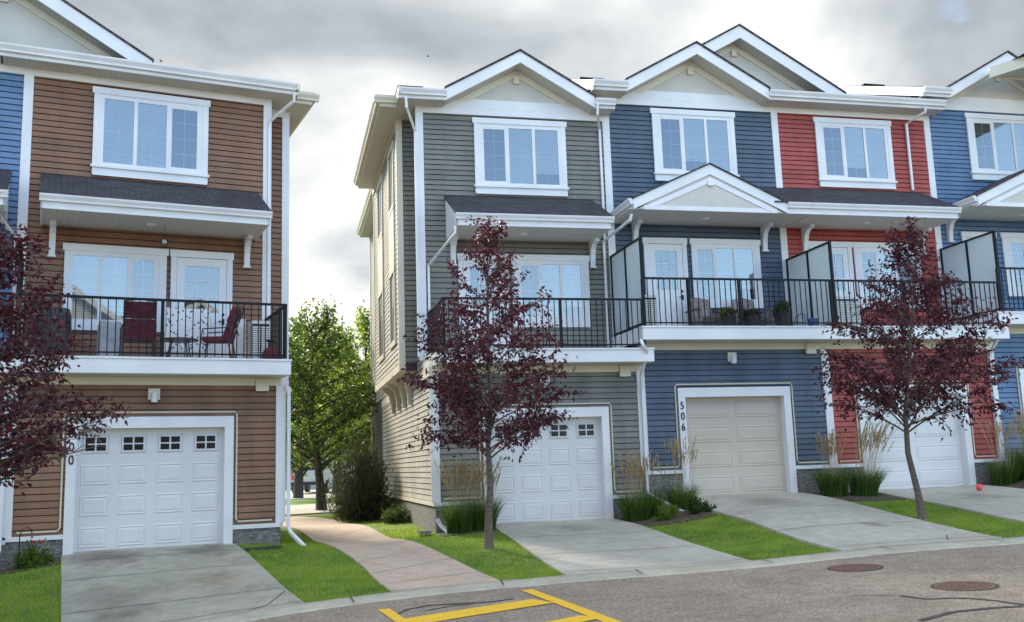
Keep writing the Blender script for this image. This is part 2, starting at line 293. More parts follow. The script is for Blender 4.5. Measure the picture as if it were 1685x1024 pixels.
class Thing:
    def __init__(s, name, label, cat, f, org, group=None, rotz=0.0):
        s.f = f; s.o = org; s.r = bpy.data.objects.new(name, None); COL.objects.link(s.r); s.r.empty_display_size = .2
        s.r.location = WP(f, *org); s.r.rotation_euler = (0, 0, AX[f][2]+rotz)
        s.r['label'] = label; s.r['category'] = cat
        if group: s.r['group'] = group
    def part(s, name, mb, m, parent=None, smooth=False, label=None):
        o = bpy.data.objects.new(name, mb.mesh(name, m, s.o, smooth)); COL.objects.link(o); o.parent = parent or s.r
        if label: o['label'] = label
        return o
class LThing(Thing):      # parts given in the thing's own local coordinates
    def part(s, name, mb, m, parent=None, smooth=False, label=None):
        o = bpy.data.objects.new(name, mb.mesh(name, m, (0, 0, 0), smooth)); COL.objects.link(o); o.parent = parent or s.r
        if label: o['label'] = label
        return o
def single(name, mb, m, label=None, cat=None, group=None, kind=None, f='W', org=(0, 0, 0), smooth=False):
    o = bpy.data.objects.new(name, mb.mesh(name, m, org, smooth)); COL.objects.link(o)
    o.location = WP(f, *org); o.rotation_euler = (0, 0, AX[f][2])
    if label: o['label'] = label
    if cat: o['category'] = cat
    if group: o['group'] = group
    if kind: o['kind'] = kind
    return o
def copy_thing(r, loc, rotz, label):
    c = r.copy(); COL.objects.link(c); c.location = loc; c.rotation_euler = (0, 0, rotz); c['label'] = label
    for ch in list(r.children):
        d = ch.copy(); COL.objects.link(d); d.parent = c
        for g in list(ch.children):
            e = g.copy(); COL.objects.link(e); e.parent = d
    return c

# ---------------------------------------------------------------- ground heights (thin plate through surveyed points)
def xy(f, u, v): p = WP(f, u, v); return p.x, p.y
CP = []
def cp(f, u, v, z): CP.append((*xy(f, u, v), z))
for u, z in ((-12, -.5), (-4, -.32), (.3, -.2), (1.7, -.11), (3.07, -.03)): cp('L', u, 12.42, z); cp('L', u, 11.6, z-.01)
for u, z in ((1.6, 0.0), (2.94, .02), (3.85, .04), (6.68, .09), (8.1, .15), (10.94, .2), (13, .26), (16, .33), (22, .5)): cp('R', u, 13.47, z); cp('R', u, 12.6, z-.012)
for u, z in ((-6, -.4), (3, -.05), (9, .12), (15, .28), (22, .45)): cp('R', u, 8, z)
for x, y, z in ((-10, 0, -.35), (0, 0, -.05), (10, 0, .2), (-10, -14, -.3), (0, -14, 0), (10, -14, .2)): CP.append((x, y, z))
for u, z in ((-12, .0), (-4.5, .08), (-.4, .16), (.4, .35), (1.8, .35), (3.2, .35), (4.15, .31)): cp('L', u, 18.6, z)
cp('L', 4.3, 24, .3); cp('L', 1.8, 15.5, .12); cp('L', .35, 15.5, .08); cp('L', 3.1, 15.5, .16)
for u, z in ((3, .33), (3.4, .35), (4.1, .43), (5.4, .43), (6.7, .43), (7.35, .45), (7.9, .57), (8.3, .78), (9.6, .79), (11, .78), (11.7, .77), (12.6, .78), (15.3, .78), (16, .92), (17, 1.1), (20, 1.13), (25, 1.2)): cp('R', u, 19.6, z)
for u, z in ((4.0, .235), (6.7, .26), (7.3, .26), (8.25, .47), (10.95, .49), (11.6, .47), (12.5, .52)): cp('R', u, 16.5, z)
for u, v, z in ((2.98, 24, .36), (2.98, 29, .37), (2, 20, .2), (1, 20, .2), (1.8, 26, .24), (1.3, 34, .3), (2.7, 32, .33), (-5, 42, .3), (8, 42, .35), (-12, 60, .35), (5, 60, .35), (25, 60, .5), (-15, 90, .4), (10, 90, .4), (30, 90, .5), (30, 30, .9), (-25, 40, .2), (-25, 20, -.1)): cp('R', u, v, z)
CP = np.array(CP); nC = len(CP)
def tpsU(d2): return np.where(d2 > 1e-12, d2*np.log(np.maximum(d2, 1e-12)), 0)
Kx = tpsU(((CP[:, None, :2]-CP[None, :, :2])**2).sum(-1))+np.eye(nC)*.6
Pm = np.c_[np.ones(nC), CP[:, :2]]; A_ = np.block([[Kx, Pm], [Pm.T, np.zeros((3, 3))]])
TW = np.linalg.solve(A_, np.r_[CP[:, 2], 0, 0, 0])
def H(x, y):
    x = np.clip(np.atleast_1d(np.asarray(x, float)), -28, 34); y = np.clip(np.atleast_1d(np.asarray(y, float)), -14, 92)
    out = np.empty(x.shape)
    for i in range(0, len(x), 20000):
        a, b = x[i:i+20000], y[i:i+20000]
        out[i:i+20000] = tpsU((a[:, None]-CP[:, 0])**2+(b[:, None]-CP[:, 1])**2) @ TW[:nC]+TW[nC]+TW[nC+1]*a+TW[nC+2]*b
    return np.clip(out, -.6, 1.35)
def hz(f, u, v): x, y = xy(f, u, v); return float(H(x, y)[0])
cpts = [xy('L', u, 12.42) for u in (-30, -12, -6, -2, 1, 2.6, 3.4)]+[xy('R', u, 13.47) for u in (2.0, 3, 5, 8, 12, 20, 34)]
cX = np.array([p[0] for p in cpts]); cY = np.array([p[1] for p in cpts])
def curbY(x):
    s = 0
    for k in (-.8, -.4, 0, .4, .8): s = s+np.interp(np.asarray(x)+k, cX, cY)
    return s/5
def sheet(name, X, Yf, off, m, kind='structure', **kw):
    """X: x samples, Yf(x)-> rows of y; conforming sheet at ground height + off"""
    rows = np.array([Yf(x) for x in X]); nx, ny = rows.shape
    xx = np.repeat(X, ny); yy = rows.ravel(); z = H(xx, yy)+off(xx, yy) if callable(off) else H(xx, yy)+off
    me = bpy.data.meshes.new(name); i = np.arange(nx-1)[:, None]*ny+np.arange(ny-1)[None, :]
    F = np.stack([i, i+ny, i+ny+1, i+1], -1).reshape(-1, 4)
    me.from_pydata(np.c_[xx, yy, z].tolist(), [], F.tolist()); me.materials.append(m); me.polygons.foreach_set('use_smooth', [True]*len(F)); me.update()
    o = bpy.data.objects.new(name, me); COL.objects.link(o); o['kind'] = kind; return o
XF = np.r_[-300, -120, -60, -40, -30, np.arange(-24, -9, .5), np.arange(-9, 17, .16), np.arange(17, 36, .7), 45, 70, 130, 300]
KW = .52
sheet('street', XF, lambda x: np.r_[-300, -120, -60, -30, np.linspace(-14, curbY(x)-KW-.001, 40)], 0.0, M['asphalt'])
sheet('curb', XF, lambda x: curbY(x)-KW+np.array([0, .015, .12, .30, .50, .52]), lambda a, b: np.tile([0, .012, .012, .03, .035, .0], len(XF)), M['curb'])
sheet('lawn', XF, lambda x: np.r_[curbY(x)+np.arange(0, 12, .2), np.linspace(curbY(x)+12, 60, 60), 75, 95, 200, 600, 1400], 0.0, M['lawn'])
def slab(name, f, poly_fn, nu, nv, off, m, skirt=.25, org=None):
    """grid slab following the ground; poly_fn(s,t) -> (u,v)"""
    P = [[poly_fn(i/nu, j/nv) for j in range(nv+1)] for i in range(nu+1)]
    pts = [xy(f, *p) for r in P for p in r]; xs = np.array([p[0] for p in pts]); ys = np.array([p[1] for p in pts]); z = H(xs, ys)+off
    mb = MB(); mb.v = list(zip(xs, ys, z)); n = nv+1
    for i in range(nu):
        for j in range(nv): mb.f.append((i*n+j, (i+1)*n+j, (i+1)*n+j+1, i*n+j+1)); mb.m.append(0)
    ring = [i*n for i in range(nu+1)]+[nu*n+j for j in range(1, nv+1)]+[i*n+nv for i in range(nu-1, -1, -1)]+[j for j in range(nv-1, 0, -1)]
    for a, b in zip(ring, ring[1:]+ring[:1]):
        va, vb = mb.v[a], mb.v[b]; mb.face([va, (va[0], va[1], va[2]-skirt), (vb[0], vb[1], vb[2]-skirt), vb])
    return single(name, mb, m, kind='structure')
def quadfn(a, b, c, d):     # a,b at the curb (left,right); d,c at the garage
    return lambda s, t: tuple((a[k]*(1-s)+b[k]*s)*(1-t)+(d[k]*(1-s)+c[k]*s)*t for k in (0, 1))
DR = [('L', (.29, 12.43), (3.05, 12.43), (3.24, 18.85), (.39, 18.85), .03, 'drive'), ('R', (3.87, 13.5), (6.68, 13.48), (6.70, 19.9), (4.08, 19.9), .03, 'drive2'),
      ('R', (8.15, 13.48), (10.95, 13.48), (11.02, 19.9), (8.24, 19.9), .045, 'drive2'), ('R', (12.45, 13.48), (15.35, 13.48), (15.37, 19.9), (12.52, 19.9), .04, 'drive2'),
      ('R', (16.75, 13.48), (19.6, 13.48), (19.6, 19.9), (16.8, 19.9), .04, 'drive2'), ('L', (-4.2, 12.43), (-1.4, 12.43), (-1.4, 18.85), (-4.2, 18.85), .03, 'drive')]
def Wxy(f, u, v): e, d, _ = AX[f]; p = e*u+d*v; return p.x, p.y
blot(M['drive'], [(*Wxy('L', 1.05, 17.7), .75, 1.0, (.50, .49, .49)), (*Wxy('L', 2.55, 17.8), .7, .9, (.48, .47, .46)), (*Wxy('L', 2.35, 14.9), .55, .9, (.86, .78, .68)), (*Wxy('L', .9, 14.2), .5, 1.6, (.78, .77, .75))])
blot(M['drive2'], [(*Wxy('R', 5.4, 18.3), .8, .9, (.70, .69, .68)), (*Wxy('R', 9.5, 18.2), .7, 1.0, (.68, .67, .66)), (*Wxy('R', 9.9, 15.2), .25, .3, (.55, .54, .53)), (*Wxy('R', 14.0, 17.8), .7, 1.0, (.70, .69, .68))])
for f, a, b, c, d, off, mm in DR: slab('driveway', f, quadfn(a, b, c, d), 14, 30, off, M[mm])
# saw-cut joints across the driveways
jm = mat('joint', (.05, .045, .04), .9)
def groundstrip(name, f, pts, wd, off, m, kind='structure', lst=None):
    mb = lst or MB(); P = [Vector(xy(f, *p)) for p in pts]; Q = []
    for a, b in zip(P, P[1:]):
        n = max(1, int((b-a).length/.25)); Q += [a.lerp(b, i/n) for i in range(n)]
    Q.append(P[-1]); row = []
    for i, q in enumerate(Q):
        d = (Q[min(i+1, len(Q)-1)]-Q[max(i-1, 0)]).normalized(); nn = Vector((-d.y, d.x))*(wd[min(i, len(wd)-1)] if isinstance(wd, list) else wd)/2
        for s_ in (-1, 1):
            c = q+nn*s_; row.append((c.x, c.y, float(H(c.x, c.y)[0])+off))
    n0 = len(mb.v); mb.v += row
    for i in range(len(Q)-1): mb.f.append((n0+2*i, n0+2*i+2, n0+2*i+3, n0+2*i+1)); mb.m.append(0)
    if lst is None: return single(name, mb, m, kind=kind)
jb = MB()
for f, a, b, c, d, off, mm in DR:
    q = quadfn(a, b, c, d)
    for t in (.03, .30, .60) if mm == 'drive2' else (.03, .22, .55, .8):
        groundstrip('', f, [q(0.004, t+.012), q(.5, t), q(.996, t-.004)], .014, off+.004, None, lst=jb)
groundstrip('', 'L', [(2.35, 12.45), (2.65, 12.75), (3.05, 13.6)], .014, .034, None, lst=jb)
groundstrip('', 'R', [(10.0, 13.5), (10.35, 14.0)], .016, .049, None, lst=jb)
for x in list(np.arange(-6, 16, 1.9)):
    yb = float(curbY(x)); u_ = Vector((x, yb)); d_ = AX['L'][1] if x < -1 else AX['R'][1]
    p0 = (x+.02, yb-.0); p1 = (x-.02-d_.x*.4, yb-KW+.01); groundstrip('', 'W', [p0, ((p0[0]+p1[0])/2, (p0[1]+p1[1])/2), p1], .018, .046, None, lst=jb)
single('concrete_joint', jb, jm, kind='structure')
# pink footpath between the two rows
RE = [(2.93, 13.48), (2.72, 15.0), (2.5, 16.6), (2.28, 18.5), (2.12, 20.4), (1.96, 22.9), (1.80, 25.2), (1.55, 27.0), (1.15, 28.8), (.5, 30.4), (-.6, 31.6), (-2.2, 32.4)]
LE = [(1.40, 13.40), (1.31, 14.2), (1.20, 15.6), (1.02, 17.0), (.78, 18.8), (.62, 20.4), (.46, 22.6), (.28, 24.6), (.02, 26.2), (-.35, 27.6), (-1.0, 29.0), (-2.6, 30.0)]
def pathfn(s, t):
    k = t*(len(RE)-1); i = min(int(k), len(RE)-2); g = k-i
    a = [LE[i][j]*(1-g)+LE[i+1][j]*g for j in (0, 1)]; b = [RE[i][j]*(1-g)+RE[i+1][j]*g for j in (0, 1)]
    return (a[0]*(1-s)+b[0]*s, a[1]*(1-s)+b[1]*s)
slab('path', 'R', pathfn, 8, 66, .03, M['path'])
pj = MB()
for t in (.055, .13, .20, .27, .33, .40, .46, .53): groundstrip('', 'R', [pathfn(.01, t), pathfn(.99, t)], .012, .034, None, lst=pj)
single('path_joint', pj, mat('path_joint', (.17, .13, .11), .9), kind='structure')
# far side: pavement, road beyond the gap
slab('pavement', 'R', quadfn((-14, 30.6), (6, 32.5), (6, 41), (-14, 41)), 20, 10, .045, M['drive2'])
slab('back_road', 'R', quadfn((-30, 50), (20, 50), (20, 71), (-30, 71)), 20, 10, .04, M['drive2'])
# markings and street details
def gquad(mb, f, pts, off):
    mb.face([(*xy(f, *p), hz(f, *p)+off) for p in pts])
yb = MB()
def stripe(f, a, b, wd):
    groundstrip('', f, [a, b], wd, .009, None, lst=yb)
stripe('R', (1.17, 11.97), (1.30, 10.85), .14)
stripe('R', (3.07, 12.60), (3.36, 9.2), .16)
stripe('R', (1.36, 10.98), (3.02, 11.60), .44)
stripe('R', (1.3, 9.55), (3.2, 10.28), .30)
single('road_marking', yb, M['yellow'], kind='structure')
tb = MB()
for pts, wd in (([(6.58, 9.78), (6.62, 9.55), (6.67, 9.42), (6.87, 9.36), (7.03, 9.21), (7.12, 8.98), (7.17, 8.61), (7.22, 7.9)], .055), ([(5.85, 8.42), (6.15, 8.55), (6.38, 8.64), (6.84, 8.63), (7.1, 8.55)], .075),
                ([(1.22, 11.2), (1.27, 11.55), (1.45, 11.85), (1.7, 12.0), (1.97, 11.98), (2.42, 11.88), (2.75, 11.98)], .05), ([(1.62, 11.62), (1.9, 11.8), (2.2, 11.82), (1.95, 11.95)], .04), ([(6.2, 10.1), (6.42, 9.92), (6.52, 9.82)], .02)):
    groundstrip('', 'R', pts, wd, .006, None, lst=tb)
single('tar_seam', tb, M['tar'], kind='structure')
mh = None
for i, (u, v) in enumerate(((7.46, 12.04), (7.52, 9.95))):
    z = hz('R', u, v)+.004; sl = (hz('R', u+.4, v)-hz('R', u-.4, v))/.8
    if mh is None:
        T = LThing('manhole_cover', 'round rusty manhole cover nearer the kerb, left one of the two in the street', 'manhole cover', 'R', (u, v, z), 'manhole covers')
        T.part('ring', MB().lathe([(.36, 0), (.36, .004), (.325, .004), (.325, .001)], seg=32), M['tar'])
        mb = MB().lathe([(.0, .005), (.32, .005), (.32, 0)], seg=32)
        for a in range(-6, 7):
            for b in range(-6, 7):
                if a*a+b*b < 39: mb.box(a*.047-.014, a*.047+.014, b*.047-.014, b*.047+.014, .005, .009)
        T.part('lid', mb, M['rust']); mh = T.r; mh.rotation_euler = (math.atan((hz('R', u, v+.4)-hz('R', u, v-.4))/.8), -math.atan(sl), YR)
    else:
        c = copy_thing(mh, WP('R', u, v, z), YR, 'round rusty manhole cover farther out in the street, beside the dark tar seams')
c.rotation_euler = mh.rotation_euler
# ---------------------------------------------------------------- townhouses
def siding(mb, axis, pos, a0, a1, z0, z1, out=-1, pitch=.118, zref=0.0, topline=None):
    """lapped vinyl courses with an undercut; topline(z)->(a0,a1) trims sloped ends"""
    k = math.floor((z0-zref)/pitch); z = zref+k*pitch
    def P(a, d, zz): return (a, pos+out*d, zz) if axis == 'y' else (pos+out*d, a, zz)
    def q(za, da, zb, db):
        if zb <= z0 or za >= z1: return
        ta = max(0, (z0-za)/(zb-za)) if zb > za else 0; tb = min(1, (z1-za)/(zb-za)) if zb > za else 1
        dA, dB = da+(db-da)*ta, da+(db-da)*tb; A, B = za+(zb-za)*ta, za+(zb-za)*tb
        l, r = (a0, a1) if (axis == 'y' and out < 0) or (axis == 'x' and out > 0) else (a1, a0)
        mb.face([P(l, dA, A), P(r, dA, A), P(r, dB, B), P(l, dB, B)])
    while z < z1:
        q(z, .020, z+pitch-.015, .006)
        zt = z+pitch-.015
        if z0 <= zt <= z1: q2 = zt; mb.face([P(a0, .008, zt), P(a1, .008, zt), P(a1, -.035, zt), P(a0, -.035, zt)])
        q(zt, -.035, z+pitch, -.035)
        zb = z+pitch
        if z0 <= zb <= z1: mb.face([P(a0, .020, zb), P(a1, .020, zb), P(a1, -.035, zb), P(a0, -.035, zb)])
        z += pitch
    return mb
def quad_y(x0, x1, y, z0, z1):
    m = MB(); m.face([(x0, y, z0), (x1, y, z0), (x1, y, z1), (x0, y, z1)]); return m
def split(T, name, mb, m, parent=None):
    """every 8-vertex box or prism of mb becomes a part of its own"""
    for i in range(0, len(mb.v), 8):
        q = MB(); q.v = mb.v[i:i+8]; q.f = [tuple(k-i for k in f_) for f_ in mb.f if i <= f_[0] < i+8]; q.m = [0]*len(q.f); T.part(name, q, m, parent)
def window(T, U, c0, c1, z0, z1, g0, g1, gz0, gz1, dark=0, lites=3, name='window', sill=True, blindm=None):
    U = U-.024; mb = MB()
    mb.box(c0, g0-.075, U-.045, U, z0+.02, z1-.13); mb.box(g1+.075, c1, U-.045, U, z0+.02, z1-.13)
    mb.box(c0-.035, c1+.035, U-.055, U, z1-.13, z1)
    if sill: mb.box(c0-.03, c1+.03, U-.085, U, gz0-.115, gz0-.065); mb.box(c0+.01, c1-.01, U-.05, U, z0, gz0-.115)
    else: mb.box(c0+.01, c1-.01, U-.047, U, z0, gz0-.065)
    mb.box(g0-.075, g0, U-.035, U, gz0-.065, z1-.13); mb.box(g1, g1+.075, U-.035, U, gz0-.065, z1-.13)
    mb.box(g0, g1, U-.035, U, gz1, z1-.13); mb.box(g0, g1, U-.035, U, gz0-.065, gz0)
    wd = (g1-g0-.07*(lites-1))/lites; xs = [g0+i*(wd+.07) for i in range(lites)]
    for i in range(lites-1): mb.box(xs[i]+wd, xs[i+1], U-.038, U, gz0, gz1)
    x = xs[dark] if dark is not None else None
    if x is not None:
        for a, b, c, d in ((x, x+.03, gz0, gz1), (x+wd-.03, x+wd, gz0, gz1), (x+.03, x+wd-.03, gz1-.04, gz1), (x+.03, x+wd-.03, gz0, gz0+.04)): mb.box(a, b, U-.032, U, c, d)
    win = T.part(name, mb, M['white'])
    for i, x in enumerate(xs):
        e = .03 if i == dark else 0
        T.part('pane', quad_y(x+e, x+wd-e, U-.024, gz0+e, gz1-e), M['glass'], win)
        bb = MB(); n = int((gz1-gz0)/.05); n0_ = 0 if i == dark else int(n*(0, 0, .22)[(int(g0*7)+i) % 3]); T.part('room', quad_y(x, x+wd, U-.003, gz0, gz1), M['dark'], win)
        for k in range(n0_, n):
            a = gz0+k*(gz1-gz0)/n; b = a+(gz1-gz0)/n; bb.face([(x, U-.006, a), (x+wd, U-.006, a), (x+wd, U-.012, b-.006), (x, U-.012, b-.006)])
        T.part('blind', bb, M['screen_blind'] if i == dark else (blindm or M['blind']), win)
        gb = MB(); gb.box(x+wd/2-.006, x+wd/2+.006, U-.018, U-.014, gz0, gz1)
        for k in (1, 2, 3): zz_ = gz0+(gz1-gz0)*k/4; gb.box(x, x+wd, U-.019, U-.0145, zz_-.006, zz_+.006)
        T.part('grille', gb, M['blind'] if i == dark else M['white'], win)
    return win
def patio_door(T, U, c0, c1, F, z1, hinge=1):
    U = U-.024; mb = MB(); z0 = F+.29
    mb.box(c0, c0+.11, U-.045, U, z0, z1-.13); mb.box(c1-.11, c1, U-.045, U, z0, z1-.13); mb.box(c0-.02, c1+.02, U-.055, U, z1-.14, z1)
    fr_ = T.part('door_frame', mb, M['white'])
    a, b, t = c0+.115, c1-.115, z1-.15; m = MB(); l0, l1, lz0, lz1 = a+.15, b-.15, F+1.42, t-.16
    m.box(a, l0, U-.035, U, z0, t); m.box(l1, b, U-.035, U, z0, t); m.box(l0, l1, U-.035, U, z0, lz0); m.box(l0, l1, U-.035, U, lz1, t)
    for x0, x1, zz0, zz1 in ((l0, l1, z0+.15, z0+.85),): m.box(x0, x0+.02, U-.042, U-.035, zz0, zz1); m.box(x1-.02, x1, U-.042, U-.035, zz0, zz1); m.box(x0+.02, x1-.02, U-.042, U-.035, zz0, zz0+.02); m.box(x0+.02, x1-.02, U-.042, U-.035, zz1-.02, zz1)
    d = T.part('door', m, M['white'])
    T.part('pane', quad_y(l0, l1, U-.020, lz0, lz1), M['glass'], d)
    T.part('blind', MB().box(l0, l1, U-.012, U-.008, lz0, lz1), M['screen_blind'], d)
    g_ = MB()
    for k in (1, 2): x = l0+(l1-l0)*k/3; g_.box(x-.009, x+.009, U-.03, U-.021, lz0, lz1)
    for k in (1, 2): zz_ = lz0+(lz1-lz0)*k/3; g_.box(l0, l1, U-.031, U-.0215, zz_-.009, zz_+.009)
    T.part('grille', g_, M['white'], d)
    hx = b-.06 if hinge > 0 else a+.06
    T.part('handle', MB().box(hx-.025, hx+.025, U-.05, U-.035, F+1.18, F+1.30).box(hx-.02, hx+.02, U-.06, U-.04, F+1.36, F+1.41).tube([(hx, U-.035, F+1.24), (hx, U-.09, F+1.24), (hx-.1*hinge, U-.09, F+1.24)], .012), M['black'], d)
def garage_door(T, d0, d1, g, y, m, style, h=2.13):
    mb = MB(); mb.box(d0-.02, d1+.02, y, y+.05, g, g+h); n = 4; sh = h/n
    cols = 4 if style == 'short' else 2; cw = (d1-d0)/cols
    def rect(x0, x1, z0, z1):
        o = y-.0; b1 = .035
        for (A, B, dA, dB) in (((x0, x1, z0, z1), (x0+.022, x1-.022, z0+.022, z1-.022), -.001, -.013), ((x0+.022, x1-.022, z0+.022, z1-.022), (x0+.04, x1-.04, z0+.04, z1-.04), -.013, -.003), ((x0+.04, x1-.04, z0+.04, z1-.04), (x0+.075, x1-.075, z0+.075, z1-.075), -.003, -.012)):
            ya, yb_ = o+dA, o+dB
            a = [(A[0], ya, A[2]), (A[1], ya, A[2]), (A[1], ya, A[3]), (A[0], ya, A[3])]; b = [(B[0], yb_, B[2]), (B[1], yb_, B[2]), (B[1], yb_, B[3]), (B[0], yb_, B[3])]
            for i in range(4): j = (i+1) % 4; mb.face([a[i], a[j], b[j], b[i]])
        mb.face(b)
    wins = []
    for r in range(n):
        z0 = g+r*sh
        mb.box(d0, d1, y-.004, y+.02, z0+.006, z0+sh-.006)
        for c in range(cols):
            x0 = d0+c*cw+cw*.12; x1 = d0+(c+1)*cw-cw*.12 if style == 'short' else d0+(c+1)*cw-cw*.06
            if style != 'short': x0 = d0+c*cw+cw*.06
            if r == n-1 and style == 'short': wins.append((x0, x1, z0+sh*.2, z0+sh*.8))
            mb_y = y; rect_y = None
            rr = (x0, x1, z0+sh*.17, z0+sh*.83)
            o_ = len(mb.v); rect(*rr)
            mb.v[o_:] = [(a, b-.004, c_) for a, b, c_ in mb.v[o_:]]
    D = T.part('garage_door', mb, m)
    for x0, x1, z0, z1 in wins:
        xm, zm = (x0+x1)/2, (z0+z1)/2; w_ = .165; h_ = .115
        fm = MB().box(xm-w_-.03, xm+w_+.03, y-.026, y-.015, zm-h_-.03, zm+h_+.03); wf = T.part('door_window', fm, m, D)
        pm = MB()
        for sx_ in (-1, 1):
            for sz in (-1, 1): pm.box(xm+(sx_-1)*w_/2+(.014 if sx_ > 0 else 0), xm+(sx_+1)*w_/2-(.014 if sx_ < 0 else 0), y-.030, y-.027, zm+(sz-1)*h_/2+(.012 if sz > 0 else 0), zm+(sz+1)*h_/2-(.012 if sz < 0 else 0))
        T.part('door_pane', pm, M['dark'], D)
    T.part('seal', MB().box(d0-.02, d1+.02, y-.012, y+.03, g-.03, g+.012), M['black'], D)
def bracket(T, x, U, F, par=None, cz=3.0):
    z = F+cz; P = [(U, z-.60), (U-.10, z-.60), (U-.11, z-.52), (U-.13, z-.34), (U-.18, z-.2), (U-.28, z-.11), (U-.46, z-.085), (U-.46, z), (U, z)]
    mb = MB(); mb.prism(P, x-.055, x+.055, 'x'); mb.box(x-.075, x+.075, U-.13, U, z-.63, z-.601); T.part('bracket', mb, M['white'])
def gutter(mb, x0, x1, y, z, h=.13, d=.12):
    """K-style gutter whose back is at y, bottom at z"""
    mb.prism([(y, z), (y-d*.55, z), (y-d*.62, z+h*.3), (y-d*.95, z+h*.75), (y-d, z+h), (y, z+h)], x0, x1, 'x')
def gutter_side(mb, y0, y1, x, z, s, h=.13, d=.12):
    mb.prism([(x, z), (x+s*d*.55, z), (x+s*d*.62, z+h*.3), (x+s*d*.95, z+h*.75), (x+s*d, z+h), (x, z+h)], y0, y1, 'y')
def gable(T, ax, half, yf, yw, zb, slope, F, fh=.26, back=3.2, name='gable', wallz=None, infill=True):
    """front rake at y=yf, wall at y=yw; zb = top-edge height at the gable's ends"""
    za = zb+half*slope
    def rk(x0, z0, x1, z1, dn0, dn1, y0, y1, mb): mb.prism([(x0, z0-dn0), (x1, z1-dn0), (x1, z1-dn1), (x0, z0-dn1)], y0, y1, 'y')
    f = MB()
    for s in (-1, 1): rk(ax+s*half, zb, ax, za, 0, fh, yf, yf+.04, f)
    # plumb-cut returns at the feet
    gb = T.part(name, f, M['white'])
    r = MB()
    for s in (-1, 1): rk(ax+s*(half+.03), zb-.017, ax, za, -.05, -.002, yf-.03, yf+back, r)
    T.part('shingle_roof', r, M['shingle'], gb)
    so_ = MB()
    for s in (-1, 1): rk(ax+s*half, zb, ax, za, fh-.03, fh-.012, yf+.04, yw-.001, so_)
    T.part('soffit', so_, M['soffit'], gb)
    t = MB(); wz = zb-fh+.0
    hw = half-.0
    for s in (-1, 1): rk(ax+s*hw, zb, ax, za, fh-.01, fh+.16, yw-.035, yw+.02, t)
    t.box(ax-.07, ax+.07, yw-.07, yw, za-fh-.34, za-fh-.16)
    T.part('gable_trim', t, M['cream'], gb)
    if infill: T.part('gable_panel', MB().prism([(ax-half, zb-fh-.02), (ax+half, zb-fh-.02), (ax, za-fh-.02)], yw-.004, yw+.06, 'y'), M['panel'], gb)
    return gb
def downspout(T, pts, w_=.04, name='downspout'):
    mb = MB().tube(pts, w_, 4); T.part(name, mb, M['white'])
def railing(T, x0, x1, y, F, end=None, posts=(), endlen=2.0):
    mb = MB(); zt, zb = F+1.32, F+.36
    mb.box(x0, x1, y-.022, y+.022, zt-.03, zt+.012); mb.box(x0, x1, y-.014, y+.014, zb-.014, zb+.014)
    n = int(round((x1-x0)/.128))
    for i in range(1, n): x = x0+(x1-x0)*i/n; mb.box(x-.0085, x+.0085, y-.0085, y+.0085, zb-.05, zt-.03)
    for x in (x0+.02, x1-.02)+tuple(posts): mb.box(x-.027, x+.027, y-.028, y+.028, F+.30, zt-.02)
    if end is not None:
        x = end; mb.box(x-.02, x+.02, y+.02, y+endlen, zt-.03, zt+.012); mb.box(x-.013, x+.013, y+.02, y+endlen, zb-.014, zb+.014)
        for i in range(1, 15): yy = y+endlen*i/15; mb.box(x-.0085, x+.0085, yy-.0085, yy+.0085, zb, zt-.03)
        mb.box(x-.025, x+.025, y+endlen-.05, y+endlen-.002, F+.3, zt)
    T.part('railing', mb, M['black'])
def screen(T, x, y0, y1, F):
    zt, zb = F+2.16, F+.36; mb = MB()
    for y in (y0+.03, (y0+y1)/2, y1-.03): mb.box(x-.028, x+.028, y-.028, y+.028, F+.28, zt)
    mb.box(x-.03, x+.03, y0, y1, zt, zt+.04); mb.box(x-.02, x+.02, y0, y1, zb-.02, zb+.02)
    p = T.part('privacy_screen', mb, M['black'])
    for a, b in ((y0+.06, (y0+y1)/2-.03), ((y0+y1)/2+.03, y1-.06)): T.part('screen_pane', MB().box(x-.004, x+.004, a, b, zb+.02, zt), M['frost'], p)
def digits(T, txt, u, zs, y, h):
    for ch, z in zip(txt, zs):
        cu = bpy.data.curves.new('t', 'FONT'); cu.body = ch; cu.size = h*1.42; cu.extrude = .006; cu.offset = .001; cu.align_x = 'CENTER'
        tmp = bpy.data.objects.new('t', cu); COL.objects.link(tmp); dg = bpy.context.evaluated_depsgraph_get()
        me = bpy.data.meshes.new_from_object(tmp.evaluated_get(dg)); bpy.data.objects.remove(tmp); bpy.data.curves.remove(cu)
        me.transform(Matrix.Translation(Vector((u, y-.008, z))-Vector(T.o)) @ Matrix.Diagonal((.82, 1, 1, 1)) @ Matrix.Rotation(PI/2, 4, 'X'))
        me.materials.clear(); me.materials.append(M['black']); me.name = 'house_number'
        o = bpy.data.objects.new('house_number', me); COL.objects.link(o); o.parent = T.r
def rake_side(mb, x0, x1, U, z, slope, L):
    mb.prism([(U-.5, z-.24), (U-.5, z), (U-.5+L, z+slope*L), (U-.5+L, z+slope*L-.24)], x0, x1, 'x')
SL = .41
